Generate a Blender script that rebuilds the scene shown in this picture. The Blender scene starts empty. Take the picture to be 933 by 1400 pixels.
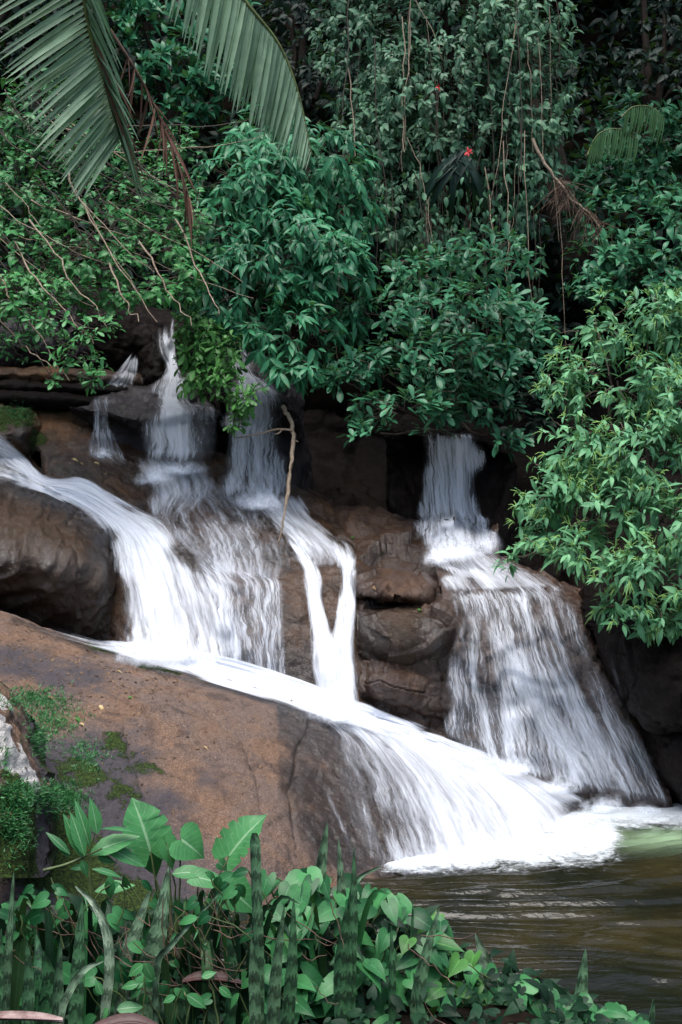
import bpy, math, random
import numpy as np
from mathutils import Vector, Matrix
from mathutils.bvhtree import BVHTree
from mathutils.kdtree import KDTree

rng = np.random.default_rng(7)
random.seed(7)
SC = bpy.context.scene
COL = SC.collection

# ------------------------------------------------------------------ camera, sky, sun, exposure
CAM_Z = 2.2
PITCH = math.atan(50/1923)          # a touch below level
FPX = 1923.0                        # focal length in photo pixels (1400 px high picture)
cam_data = bpy.data.cameras.new('camera')
cam = bpy.data.objects.new('camera', cam_data); COL.objects.link(cam)
cam.location = (0, 0, CAM_Z)
cam.rotation_euler = (math.pi/2 - PITCH, 0, 0)
cam_data.sensor_fit = 'VERTICAL'; cam_data.sensor_height = 36.0
cam_data.lens = 36.0*FPX/1400.0
cam_data.clip_start = 0.05; cam_data.clip_end = 2000
SC.camera = cam

SUN_EL, SUN_AZ = math.radians(72), math.radians(205)     # behind the camera, a little to the left
world = bpy.data.worlds.new('World'); SC.world = world; world.use_nodes = True
wn = world.node_tree.nodes; wl = world.node_tree.links
bg = wn['Background']; bg.inputs['Strength'].default_value = 0.085
sky = wn.new('ShaderNodeTexSky'); sky.sky_type = 'NISHITA'; sky.sun_disc = False
sky.sun_elevation = SUN_EL; sky.sun_rotation = SUN_AZ; sky.air_density = 1.0; sky.dust_density = 3.0; sky.ozone_density = 1.0
wl.new(sky.outputs[0], bg.inputs['Color'])
sun_d = bpy.data.lights.new('sun', 'SUN'); sun_d.energy = 1.3; sun_d.angle = math.radians(45); sun_d.color = (1.0, 0.98, 0.95)
sun = bpy.data.objects.new('sun', sun_d); COL.objects.link(sun)
sdir = Vector((math.sin(SUN_AZ)*math.cos(SUN_EL), math.cos(SUN_AZ)*math.cos(SUN_EL), math.sin(SUN_EL)))
sun.rotation_euler = sdir.to_track_quat('Z', 'Y').to_euler()
SC.view_settings.view_transform = 'Standard'; SC.view_settings.look = 'None'
SC.view_settings.exposure = 1.75; SC.view_settings.gamma = 1.0
SC.cycles.max_bounces = 8; SC.cycles.transparent_max_bounces = 24
SC.cycles.caustics_reflective = False; SC.cycles.caustics_refractive = False

# ------------------------------------------------------------------ the camera's geometry: photo pixel + distance -> point in the place
_cp, _sp = math.cos(PITCH), math.sin(PITCH)
FWD = np.array([0, _cp, -_sp]); UPV = np.array([0, _sp, _cp]); RGT = np.array([1.0, 0, 0])
ORI = np.array([0, 0, CAM_Z])
def P(px, py, d):
    px = np.asarray(px, float)[..., None]; py = np.asarray(py, float)[..., None]; d = np.asarray(d, float)[..., None]
    return ORI + FWD*d + RGT*((px-466.5)/FPX*d) + UPV*((700-py)/FPX*d)
def PZ(px, py, z=0.0):
    a = P(px, py, 1.0) - ORI
    return ORI + a*((z-CAM_Z)/a[..., 2:3])
def proj(p):
    q = np.asarray(p) - ORI
    d = q@FWD
    return (q@RGT)/d*FPX+466.5, 700-(q@UPV)/d*FPX, d
def nrm(v):
    v = np.asarray(v, float); return v/np.maximum(np.linalg.norm(v, axis=-1, keepdims=True), 1e-9)

# ------------------------------------------------------------------ noise
def _h(ix, iy, iz, s):
    h = (ix*374761393 + iy*668265263 + iz*1440662683 + s*974634619) & 0xffffffff
    h = ((h ^ (h >> 13))*1274126177) & 0xffffffff
    h = ((h ^ (h >> 16))*2246822519) & 0xffffffff
    return ((h ^ (h >> 15)) & 0xffffff)/float(0xffffff)
def vnoise(p, s=0):
    p = np.asarray(p, float); i = np.floor(p).astype(np.int64); f = p-i; f = f*f*f*(f*(f*6-15)+10)
    out = 0
    for a in (0, 1):
        wx = f[..., 0] if a else 1-f[..., 0]
        for b in (0, 1):
            wy = f[..., 1] if b else 1-f[..., 1]
            for c in (0, 1):
                wz = f[..., 2] if c else 1-f[..., 2]
                out = out + wx*wy*wz*_h(i[..., 0]+a, i[..., 1]+b, i[..., 2]+c, s)
    return out*2-1
def fbm(p, o=4, s=0, gain=.5):
    t = 0; a = 1.0; n = 0
    for k in range(o):
        t = t + a*vnoise(p*(2.03**k), s+k*17); n += a; a *= gain
    return t/n
def ridged(p, o=3, s=0):
    t = 0; a = 1.0
    for k in range(o):
        t = t + a*(1-np.abs(vnoise(p*(2.1**k), s+k*13))); a *= .5
    return t/1.75

# ------------------------------------------------------------------ mesh building
def mesh(name, verts, faces, mat=None, attrs=None, uv=None, smooth=True):
    verts = np.ascontiguousarray(verts, dtype=np.float32).reshape(-1, 3)
    if isinstance(faces, np.ndarray): faces = [faces]
    faces = [np.asarray(f, dtype=np.int32) for f in faces if len(f)]
    me = bpy.data.meshes.new(name)
    me.vertices.add(len(verts)); me.vertices.foreach_set('co', verts.ravel())
    li = np.concatenate([f.ravel() for f in faces]); tot = np.concatenate([np.full(len(f), f.shape[1], np.int32) for f in faces])
    st = np.concatenate([[0], np.cumsum(tot)[:-1]]).astype(np.int32)
    me.loops.add(len(li)); me.loops.foreach_set('vertex_index', li)
    me.polygons.add(len(tot)); me.polygons.foreach_set('loop_start', st); me.polygons.foreach_set('loop_total', tot)
    me.polygons.foreach_set('use_smooth', np.full(len(tot), smooth))
    if uv is not None:
        l = me.uv_layers.new(name='UVMap'); l.data.foreach_set('uv', np.asarray(uv, np.float32)[li].ravel())
    for k, v in (attrs or {}).items():
        a = me.attributes.new(k, 'FLOAT', 'POINT'); a.data.foreach_set('value', np.asarray(v, np.float32).ravel())
    me.update(); me.validate()
    if mat: me.materials.append(mat)
    return me
def link(name, me, parent=None, loc=None):
    o = bpy.data.objects.new(name, me); COL.objects.link(o)
    if parent is not None: o.parent = parent
    if loc is not None: o.location = loc
    return o
def tag(o, label=None, cat=None, group=None, kind=None):
    for k, v in (('label', label), ('category', cat), ('group', group), ('kind', kind)):
        if v: o[k] = v
    return o
def empty(name, loc, label, cat, group=None, kind=None):
    o = bpy.data.objects.new(name, None); COL.objects.link(o); o.location = [float(c) for c in loc]
    o.empty_display_size = .05
    return tag(o, label, cat, group, kind)
def part(name, root, verts, faces, mat, **kw):
    """A child mesh given in world coordinates, stored relative to its thing."""
    return link(name, mesh(name, np.asarray(verts)-np.array(root.location), faces, mat, **kw), root)
def gridfaces(nu, nv, off=0):
    i = np.arange(nv-1)[:, None]*nu + np.arange(nu-1)[None, :] + off
    return np.stack([i, i+1, i+1+nu, i+nu], -1).reshape(-1, 4)
def catmull(ctrl, n):
    """ctrl (k, ...) -> n samples along axis 0."""
    c = np.asarray(ctrl, float); k = len(c)
    e = np.concatenate([[2*c[0]-c[1]], c, [2*c[-1]-c[-2]]])
    t = np.linspace(0, k-1, n); i = np.minimum(t.astype(int), k-2); f = (t-i).reshape(-1, *([1]*(c.ndim-1)))
    p0, p1, p2, p3 = e[i], e[i+1], e[i+2], e[i+3]
    return .5*((2*p1)+(-p0+p2)*f+(2*p0-5*p1+4*p2-p3)*f*f+(-p0+3*p1-3*p2+p3)*f**3)
def lerp(ctrl, n):
    c = np.asarray(ctrl, float); k = len(c)
    t = np.linspace(0, k-1, n); i = np.minimum(t.astype(int), k-2); f = (t-i).reshape(-1, *([1]*(c.ndim-1)))
    return c[i]*(1-f)+c[i+1]*f
def surface(ctrl, nu, nv):
    """ctrl (columns, rows, k) -> (nv, nu, k)"""
    a = catmull(ctrl, nu)                      # (nu, rows, k)
    return catmull(np.swapaxes(a, 0, 1), nv)   # (nv, nu, k)
def gnormals(g):
    du = np.gradient(g, axis=1); dv = np.gradient(g, axis=0)
    n = nrm(np.cross(du, dv)); c = ORI-g
    return n*np.sign((n*c).sum(-1, keepdims=True)+1e-9)
def tube(pts, rad, sides=6):
    pts = np.asarray(pts, float); n = len(pts); rad = np.broadcast_to(np.asarray(rad, float), (n,))
    t = nrm(np.gradient(pts, axis=0)); a = np.where(np.abs(t[:, 2:3]) < .9, [[0, 0, 1.0]], [[1.0, 0, 0]])
    x = nrm(np.cross(t, a)); y = np.cross(t, x)
    ang = np.arange(sides)/sides*2*math.pi
    v = pts[:, None]+rad[:, None, None]*(x[:, None]*np.cos(ang)[None, :, None]+y[:, None]*np.sin(ang)[None, :, None])
    i = np.arange(n-1)[:, None]*sides+np.arange(sides)[None, :]; j = np.arange(n-1)[:, None]*sides+(np.arange(sides)[None, :]+1) % sides
    return v.reshape(-1, 3), np.stack([i, j, j+sides, i+sides], -1).reshape(-1, 4)
class Acc:
    def __init__(s): s.v = []; s.f = []; s.n = 0; s.a = []
    def add(s, v, f, a=0.5):
        v = np.asarray(v); s.v.append(v); s.f.append(np.asarray(f)+s.n); s.n += len(v); s.a.append(np.broadcast_to(np.asarray(a, float), (len(v),)))
    def tube(s, pts, rad, sides=5, a=.5): s.add(*tube(pts, rad, sides), a)
    def part(s, name, root, mat, **kw):
        return part(name, root, np.concatenate(s.v), np.concatenate(s.f), mat, attrs={'tone': np.concatenate(s.a)}, **kw)

# ------------------------------------------------------------------ materials
class NT:
    def __init__(s, name):
        s.m = bpy.data.materials.new(name); s.m.use_nodes = True; s.t = s.m.node_tree; s.t.nodes.clear()
        s.out = s.n('ShaderNodeOutputMaterial')
    def n(s, typ, **kw):
        o = s.t.nodes.new(typ)
        for k, v in kw.items(): setattr(o, k, v)
        return o
    def set(s, sock, val):
        if isinstance(val, bpy.types.NodeSocket): s.t.links.new(val, sock)
        elif isinstance(val, (tuple, list)) and len(val) == 3 and sock.type == 'RGBA': sock.default_value = (*val, 1)
        else: sock.default_value = val
    def math(s, op, a, b=0.0, c=None, clamp=False):
        o = s.n('ShaderNodeMath', operation=op, use_clamp=clamp); s.set(o.inputs[0], a); s.set(o.inputs[1], b)
        if c is not None: s.set(o.inputs[2], c)
        return o.outputs[0]
    def mix(s, f, a, b, blend='MIX'):
        o = s.n('ShaderNodeMix', data_type='RGBA', blend_type=blend); s.set(o.inputs[0], f); s.set(o.inputs[6], a); s.set(o.inputs[7], b); return o.outputs[2]
    def ramp(s, f, lo, hi, a=0.0, b=1.0):
        o = s.n('ShaderNodeMapRange', interpolation_type='SMOOTHSTEP'); s.set(o.inputs[0], f)
        for k, v in zip((1, 2, 3, 4), (lo, hi, a, b)): s.set(o.inputs[k], v)
        return o.outputs[0]
    def noise(s, vec, scale, detail=3, rough=.55, dist=0.0):
        o = s.n('ShaderNodeTexNoise'); s.set(o.inputs['Vector'], vec); s.set(o.inputs['Scale'], scale); s.set(o.inputs['Detail'], detail)
        s.set(o.inputs['Roughness'], rough); s.set(o.inputs['Distortion'], dist); return o.outputs[0]
    def attr(s, name): return s.n('ShaderNodeAttribute', attribute_name=name).outputs['Fac']
    def pos(s): return s.n('ShaderNodeNewGeometry').outputs['Position']
    def mapv(s, vec, scale):
        o = s.n('ShaderNodeVectorMath', operation='MULTIPLY'); s.set(o.inputs[0], vec); o.inputs[1].default_value = scale; return o.outputs[0]
    def bump(s, h, strength, dist, normal=None):
        o = s.n('ShaderNodeBump'); s.set(o.inputs['Height'], h); s.set(o.inputs['Strength'], strength); s.set(o.inputs['Distance'], dist)
        if normal is not None: s.set(o.inputs['Normal'], normal)
        return o.outputs[0]
    def bsdf(s, **kw):
        o = s.n('ShaderNodeBsdfPrincipled')
        for k, v in kw.items(): s.set(o.inputs[k], v)
        return o.outputs[0]
    def done(s, sh): s.t.links.new(sh, s.out.inputs['Surface']); return s.m

def rock_mat(name, c1, c2, c3, rough=.75, stain=(0.03, 0.022, 0.018), spk=1.0, wetdark=.38, coat=.5, spec=.28):
    """Granite: c1/c2 broad colouring, c3 pale crystals; wet (attribute) darkens and glosses it, moss (attribute) covers it."""
    t = NT(name); p = t.pos()
    big = t.ramp(t.noise(p, 2.1, 6, .68, .5), .40, .60)
    base = t.mix(big, c1, c2)
    fine = t.noise(p, 120, 4, .85)
    base = t.mix(t.math('MULTIPLY', t.ramp(fine, .53, .66), .8*spk), base, c3)
    base = t.mix(t.math('MULTIPLY', t.ramp(t.noise(p, 85, 4, .8), .54, .66), .85*spk), base, stain)
    base = t.mix(t.math('MULTIPLY', t.ramp(t.noise(p, 34, 5, .75), .5, .68), .45), base, stain)
    pat = t.ramp(t.noise(p, 5.5, 5, .65, .6), .52, .68)
    base = t.mix(t.math('MULTIPLY', pat, .6), base, stain)
    # tannin streaks running down the stone
    sv = t.mapv(p, (7.0, 3.0, 1.1)); base = t.mix(t.math('MULTIPLY', t.ramp(t.noise(sv, 1.6, 4, .6), .55, .75), .5), base, (stain[0]*1.6, stain[1], stain[2]*.7))
    dk = t.ramp(t.math('ADD', t.attr('algae'), t.math('MULTIPLY', t.math('SUBTRACT', t.noise(p, 5, 6, .7), .5), 1.1)), .3, .75)
    base = t.mix(dk, base, t.mix(t.noise(p, 80, 3, .7), (.035, .030, .034), (.075, .066, .072)))
    lich = t.math('MULTIPLY', t.attr('lichen'), 1.0)
    ln = t.math('ADD', t.noise(p, 16, 5, .65, .5), t.math('MULTIPLY', t.math('SUBTRACT', lich, .62), .9))
    base = t.mix(t.ramp(ln, .5, .58), base, t.mix(t.noise(p, 60, 3), (.42, .38, .34), (.72, .70, .66)))
    wet0 = t.attr('wet')
    wet = t.ramp(t.math('ADD', wet0, t.math('MULTIPLY', t.math('SUBTRACT', t.noise(t.mapv(p, (9, 5, 1.8)), 1.0, 5, .62), .5), 1.0)), .2, .8)
    wetc = t.mix(1.0, base, (wetdark, wetdark*.93, wetdark*.9), 'MULTIPLY')
    base = t.mix(wet, base, wetc)
    ms = t.math('ADD', t.noise(p, 9, 6, .7, .3), t.math('MULTIPLY', t.math('SUBTRACT', t.attr('moss'), .6), .9))
    mf = t.ramp(ms, .5, .62)
    mossc = t.mix(t.ramp(t.noise(p, 70, 4, .7), .35, .7), (.012, .02, .005), (.07, .12, .018))
    base = t.mix(mf, base, mossc)
    rg = t.mix(wet, (rough,)*3, (.32,)*3); rg = t.mix(mf, rg, (.95,)*3)
    h = t.math('ADD', t.math('MULTIPLY', t.noise(p, 22, 7, .68, .3), .9), t.math('MULTIPLY', t.noise(p, 130, 3, .6), .3))
    h = t.math('ADD', h, t.math('MULTIPLY', t.math('MULTIPLY', mf, t.noise(p, 120, 3, .7)), 1.2))
    nb = t.bump(h, .9, .028)
    cn = t.bump(t.math('ADD', t.noise(p, 16, 5, .6, .4), t.math('MULTIPLY', t.noise(p, 60, 3, .6), .3)), .8, .03)
    cw = t.math('MULTIPLY', wet, t.math('SUBTRACT', 1.0, mf))
    return t.done(t.bsdf(**{'Base Color': base, 'Roughness': rg, 'Normal': nb, 'Specular IOR Level': spec, 'Coat Weight': t.math('MULTIPLY', cw, coat), 'Coat Roughness': .16, 'Coat IOR': 1.5, 'Coat Normal': cn}))

def water_mat(name, fu, fv, col=(.84, .88, .94), lo=-.42, hi=.72):
    """Aerated falling water: white strands parted along the flow; how closed the sheet is comes from its thickness (attribute dens)."""
    t = NT(name)
    uv = t.n('ShaderNodeTexCoord').outputs['UV']
    d = t.attr('dens')
    def warped(su, sv, amt, wu, wv, off):
        w = t.math('MULTIPLY', t.math('SUBTRACT', t.noise(t.n('ShaderNodeVectorMath', operation='ADD').outputs[0], 1.0, 2), .5), amt) if False else t.math('MULTIPLY', t.math('SUBTRACT', t.noise(t.mapv(uv, (wu, wv, 1)), 1.0, 3, .6), .5), amt)
        c = t.n('ShaderNodeCombineXYZ'); t.set(c.inputs[0], w); c.inputs[2].default_value = off
        o = t.n('ShaderNodeVectorMath', operation='ADD'); t.set(o.inputs[0], t.mapv(uv, (su, sv, 1))); t.set(o.inputs[1], c.outputs[0]); return o.outputs[0]
    n1 = t.noise(warped(fu, fv, fu*.16, 3.5, 3.0, 0), 1.0, 5, .62)
    n2 = t.noise(warped(fu*2.7, fv*1.5, fu*.22, 5, 4.5, 7.3), 1.0, 3, .6)
    n3 = t.noise(warped(fu*.22, fv*.45, 1.0, 2.2, 1.6, 3.1), 1.0, 3, .55)
    n = t.math('ADD', t.math('ADD', t.math('MULTIPLY', n1, .44), t.math('MULTIPLY', n2, .22)), t.math('MULTIPLY', n3, .40)); n = t.math('SUBTRACT', n, .03)
    x = t.math('ADD', t.math('MULTIPLY', t.math('SUBTRACT', n, .5), 3.1), t.math('MULTIPLY', t.math('SUBTRACT', d, .5), 1.45))
    al = t.ramp(x, lo, hi)
    al = t.math('MAXIMUM', al, t.math('MULTIPLY', t.ramp(t.math('ADD', d, t.math('MULTIPLY', t.math('SUBTRACT', n3, .5), 1.2)), .2, .95), .24))
    al = t.math('MULTIPLY', al, t.ramp(d, .0, .25))
    al = t.math('MULTIPLY', al, .97)
    nb = t.bump(n, .4, .03)
    pb = t.bsdf(**{'Base Color': col, 'Roughness': .45, 'Normal': nb, 'Specular IOR Level': .4})
    tl = t.n('ShaderNodeBsdfTranslucent'); t.set(tl.inputs[0], col)
    m1 = t.n('ShaderNodeMixShader'); m1.inputs[0].default_value = .3; t.t.links.new(pb, m1.inputs[1]); t.t.links.new(tl.outputs[0], m1.inputs[2])
    tr = t.n('ShaderNodeBsdfTransparent')
    m2 = t.n('ShaderNodeMixShader'); t.set(m2.inputs[0], al); t.t.links.new(tr.outputs[0], m2.inputs[1]); t.t.links.new(m1.outputs[0], m2.inputs[2])
    return t.done(m2.outputs[0])

M = {}
M['slab'] = rock_mat('slab_granite', (.125, .085, .068), (.165, .094, .056), (.42, .32, .25), .6, (.03, .022, .02), wetdark=.17, coat=.7)
M['brown'] = rock_mat('brown_wet_granite', (.13, .062, .025), (.030, .017, .010), (.36, .26, .16), .4, (.03, .018, .012), wetdark=.42)
M['red'] = rock_mat('red_brown_rock', (.036, .016, .009), (.105, .058, .034), (.28, .2, .14), .42, (.035, .02, .016), .7, .5)
M['grey'] = rock_mat('grey_violet_rock', (.06, .052, .062), (.035, .027, .025), (.18, .16, .17), .5, (.02, .015, .014), .6, .5)
M['dark'] = rock_mat('dark_wet_rock_and_shade', (.012, .008, .0065), (.008, .006, .005), (.03, .024, .02), .75, (.005, .004, .0035), .5, .6, .06, .08)  # near-black colour covers dark wet stone and paints in the hollow's shade
M['boulder'] = rock_mat('layered_boulder_rock', (.062, .042, .030), (.036, .018, .008), (.24, .18, .12), .28, (.03, .02, .012), .6, .45, .9)
M['water'] = water_mat('white_water_curtain', 24, 2.3)
M['lace'] = water_mat('white_water_lace', 34, 2.2, (.82, .87, .95), -.20, .66)
M['run'] = water_mat('white_water_run', 25, 2.0, (.80, .84, .91), -.55, .72)

def plain(name, c, rough=.7, c2=None, scale=30, spec=.4, bump=.3):
    t = NT(name); p = t.pos(); n = t.noise(p, scale, 4, .6)
    return t.done(t.bsdf(**{'Base Color': t.mix(t.ramp(n, .3, .7), c, c2 or tuple(x*.6 for x in c)), 'Roughness': rough, 'Specular IOR Level': spec,
                            'Normal': t.bump(n, bump, .01)}))
M['soil'] = plain('dark_forest_soil', (.016, .011, .008), 1.0, (.006, .005, .004), 6, .05)
M['bark'] = plain('twig_bark', (.10, .075, .055), .85, (.045, .033, .025), 60)
M['palebark'] = plain('pale_dry_bark', (.34, .27, .19), .8, (.17, .12, .08), 60)
M['darkbark'] = plain('dark_bark', (.024, .019, .015), .95, (.011, .009, .007), 40, .15)
M['vine'] = plain('vine_bark', (.055, .043, .034), .85, (.045, .034, .026), 50)
M['deadstraw'] = plain('dead_straw', (.15, .095, .065), .8, (.05, .027, .02), 25)
M['sheath'] = plain('dry_palm_sheath', (.34, .25, .23), .6, (.12, .06, .05), 18)
M['redsheath'] = plain('red_brown_sheath', (.075, .022, .018), .5, (.03, .012, .010), 14)
M['litter'] = plain('dry_leaf_litter', (.20, .125, .065), .85, (.05, .028, .018), 12)

def leaf_mat(name, dark, light, rough=.38, vein=.35, trans=.22, spec=.24, veincol=None, yellow=0.0):
    t = NT(name); tone = t.attr('tone'); uv = t.n('ShaderNodeTexCoord').outputs['UV']
    sx = t.n('ShaderNodeSeparateXYZ'); t.set(sx.inputs[0], uv)
    p = t.pos()
    c = t.mix(tone, dark, light)
    c = t.mix(t.math('MULTIPLY', t.ramp(t.noise(p, 14, 4, .6), .4, .7), .35), c, tuple(x*.55 for x in dark))
    # midrib and side veins (u runs 0..1 across the blade, .5 at the rib)
    au = t.math('ABSOLUTE', t.math('SUBTRACT', sx.outputs[0], .5))
    rib = t.math('SUBTRACT', 1.0, t.ramp(au, .012, .045))
    sv = t.math('SINE', t.math('MULTIPLY', t.math('ADD', sx.outputs[1], t.math('MULTIPLY', au, -.55)), 44.0))
    side = t.math('MULTIPLY', t.ramp(sv, .9, 1.0), .35)
    vf = t.math('MULTIPLY', t.math('MAXIMUM', rib, side), vein)
    vc = veincol or tuple(min(.6, x*2.2+.03) for x in light)
    c = t.mix(vf, c, vc)
    if yellow: c = t.mix(t.math('MULTIPLY', t.ramp(t.noise(p, 22.0, 2), .62, .74), yellow), c, (.25, .2, .03))
    nb = t.bump(t.noise(p, 30, 2), .2, .006)
    pb = t.bsdf(**{'Base Color': c, 'Roughness': rough, 'Specular IOR Level': spec, 'Normal': nb})
    tl = t.n('ShaderNodeBsdfTranslucent'); t.set(tl.inputs[0], t.mix(.5, c, (.10, .22, .03)))
    m = t.n('ShaderNodeMixShader'); m.inputs[0].default_value = trans; t.t.links.new(pb, m.inputs[1]); t.t.links.new(tl.outputs[0], m.inputs[2])
    return t.done(m.outputs[0])
# ------------------------------------------------------------------ the setting: ground, hillside, pool bed
def zbank(x, y):
    """Height of the planted bank in the foreground (its foot meets the pool along a line running away to the left)."""
    pts = [(7.6, -.05), (7.29, .02), (6.22, .50), (5.5, 1.0), (4.5, 1.5), (3.0, 1.9), (0, 2.2)]
    ys = np.array([p[0] for p in pts])[::-1]; xs = np.array([p[1] for p in pts])[::-1]
    e = np.interp(y, ys, xs)-x
    cap = np.interp(y, [0, 4.9, 6.2, 7.5], [.34, .34, .02, -.12])
    return np.minimum(np.clip(e*.55-.03, -.5, .34), cap)+.03*vnoise(np.stack([np.asarray(x)*3., np.asarray(y)*3., np.zeros_like(np.asarray(x)*1.)], -1))*(e > .1)

gm = mesh('ground', [(-300, -300, -.75), (300, -300, -.75), (300, 300, -.75), (-300, 300, -.75)], np.array([[0, 1, 2, 3]]), M['soil'])
tag(link('ground', gm), 'dark soil ground under the pool and the forest', 'ground', kind='structure')

nu, nv = 90, 90
bx, by = np.meshgrid(np.linspace(-5, 2.6, nu), np.linspace(1.2, 7.7, nv))
b = np.stack([bx, by, zbank(bx, by)], -1)
tag(link('bank', mesh('bank', b.reshape(-1, 3), gridfaces(nu, nv), M['soil'])), 'dark soil bank under the foreground plants', 'bank', kind='structure')

prof = np.array([(14.4, -.8), (14.5, .8), (14.5, 2.0), (13.9, 3.1), (13.7, 4.0), (14.6, 5.2), (16.5, 7.8), (20, 13), (27, 20), (40, 27), (90, 30)])
nu, nv = 120, 90
pr = catmull(prof, nv); xs = np.linspace(-16, 16, nu)
X = np.repeat(xs[None], nv, 0); Y = np.repeat(pr[:, :1], nu, 1); Z = np.repeat(pr[:, 1:], nu, 1)
Y = Y-.42*np.maximum(np.abs(X)-3.4, 0)**1.25
h = np.stack([X, Y, Z], -1); h[..., 1] += .45*fbm(h*.7, 4, 3); h[..., 2] += .3*fbm(h*.5, 3, 9)
tag(link('hillside', mesh('hillside', h.reshape(-1, 3), gridfaces(nu, nv), M['soil'])), 'steep dark hillside behind the waterfall', 'hillside', kind='structure')

# ------------------------------------------------------------------ rocks
ROCKS = []
def rock(name, ctrl, mat, label, cat='rock', nu=110, nv=90, amp=.03, freq=2.2, crack=.0, strata=None, strat_amp=.02, back=.9, rnd=.25, seed=1, group=None, kind=None, facet=None, step=None, rough_amp=.03, ripple=None, grooves=None):
    ctrl = np.asarray(ctrl, float)
    s = surface(ctrl, nu, nv)
    g = P(s[..., 0], s[..., 1], s[..., 2])
    # rounded edges: the border of the visible face turns away from the viewer
    eu = np.minimum(np.linspace(0, 1, nu), np.linspace(1, 0, nu))[None, :]; ev = np.linspace(0, 1, nv)[:, None]
    if rnd:
        e = np.clip(eu/.12, 0, 1)+0*ev
        g = g+FWD*((1-np.sqrt(1-(1-e)**2))*rnd)[..., None]
    n = gnormals(g)
    q = g*freq
    disp = amp*(fbm(q, 5, seed, .5))+amp*.25*fbm(g*14, 3, seed+5)
    rd = ridged(g*5.2+.3*fbm(g*3, 2, seed+31)[..., None], 3, seed+33); disp = disp+rough_amp*(fbm(g*7, 4, seed+35)*.9-np.clip((rd-.72)/.28, 0, 1)**2)
    if ripple:
        ra, rb, rm = nrm(np.array(ripple[0])), nrm(np.array(ripple[1])), ripple[2]
        q = np.stack([g@ra*1.3, g@rb*6.5+1.1*fbm(g*1.4, 3, seed+41), g@ra*0], -1); disp = disp+rm*(1-np.abs(vnoise(q, seed+42)))**3+rm*.5*(1-np.abs(vnoise(q*1.9, seed+43)))**3
    if crack: disp = disp-crack*np.clip((ridged(g*1.9+.25*fbm(g*4, 2, seed+3)[..., None], 2, seed+11)-.86)/.14, 0, 1)**1.5
    if strata is not None:
        w = g@nrm(np.array(strata))+.16*fbm(g*1.8, 4, seed+8)
        k = w*(step or 9.0); fr = k-np.floor(k)
        hgt = _h(np.floor(k).astype(np.int64), np.zeros_like(k, dtype=np.int64), np.zeros_like(k, dtype=np.int64), seed)-.5
        nf = np.clip(fr/.25, 0, 1); hp = _h(np.floor(k).astype(np.int64)-1, np.zeros_like(k, dtype=np.int64), np.zeros_like(k, dtype=np.int64), seed)-.5
        disp = disp+strat_amp*(hp*(1-nf)+hgt*nf-.3*np.exp(-(fr/.07)**2))
    if facet:
        ff, fk = facet; q = g*ff+.45*np.stack([fbm(g*2.2, 3, seed+21), fbm(g*3, 2, seed+22), fbm(g*3, 2, seed+23)], -1); i0 = np.floor(q).astype(np.int64)
        best = np.full(q.shape[:-1], 9.); sec = best.copy(); val = np.zeros(q.shape[:-1])
        for a in (-1, 0, 1):
            for b_ in (-1, 0, 1):
                for c_ in (-1, 0, 1):
                    ii = i0+np.array([a, b_, c_]); hh = lambda s_: _h(ii[..., 0], ii[..., 1], ii[..., 2], seed+s_)
                    dv = q-(ii+np.stack([hh(1), hh(2), hh(3)], -1)); ds = np.sqrt((dv**2).sum(-1)); tl = (dv*(np.stack([hh(4), hh(5), hh(6)], -1)-.5)).sum(-1)+(hh(7)-.5)*.9
                    m_ = ds < best; sec = np.where(m_, best, np.minimum(sec, ds)); val = np.where(m_, tl, val); best = np.where(m_, ds, best)
        disp = disp+fk*.75*val
    for pl in (grooves or ()):
        q = np.stack(proj(g)[:2], -1); q = q+6*np.stack([fbm(g*5, 3, 61), fbm(g*5, 3, 62)], -1); dm = np.full(q.shape[:-1], 1e9)
        for a, b_ in zip(pl[:-1], pl[1:]):
            a = np.array(a, float); ab = np.array(b_, float)-a; tt = np.clip(((q-a)@ab)/(ab@ab), 0, 1); dm = np.minimum(dm, np.linalg.norm(q-a-tt[..., None]*ab, axis=-1))
        disp = disp-.016*np.exp(-(dm/2.2)**2)-.007*np.exp(-(dm/9)**2)
    g = g+n*disp[..., None]
    # close it: rings that go back and shrink, then a cap
    bi = np.concatenate([np.arange(nu), np.arange(1, nv)*nu+nu-1, (nv-1)*nu+np.arange(nu-2, -1, -1), np.arange(nv-2, 0, -1)*nu])
    v = g.reshape(-1, 3); ring0 = v[bi]; c = ring0.mean(0); c[1] += 0
    allv = [v]; f = [gridfaces(nu, nv)]; prev = bi; off = len(v); nb = len(bi)
    for k, (t, sh) in enumerate(((.3, .97), (.65, .88), (1.0, .7))):
        cc = c+np.array([0, back*t, -.12*t]); r = ring0+np.array([0, back*t, -.12*t]); r = cc+(r-cc)*sh
        r[:, 1] = np.maximum(r[:, 1], ring0[:, 1]+.02); allv.append(r)
        cur = off+np.arange(nb); f.append(np.stack([prev, np.roll(prev, -1), np.roll(cur, -1), cur], -1)); prev = cur; off += nb
    allv.append((allv[-1].mean(0)+np.array([0, .05, 0]))[None]); tri = np.stack([prev, np.roll(prev, -1), np.full(nb, off)], -1)
    v = np.concatenate(allv)
    R = dict(name=name, v=v, f=np.concatenate(f), tri=tri, mat=M[mat], label=label, cat=cat, group=group, kind=kind)
    ROCKS.append(R); return R

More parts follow.
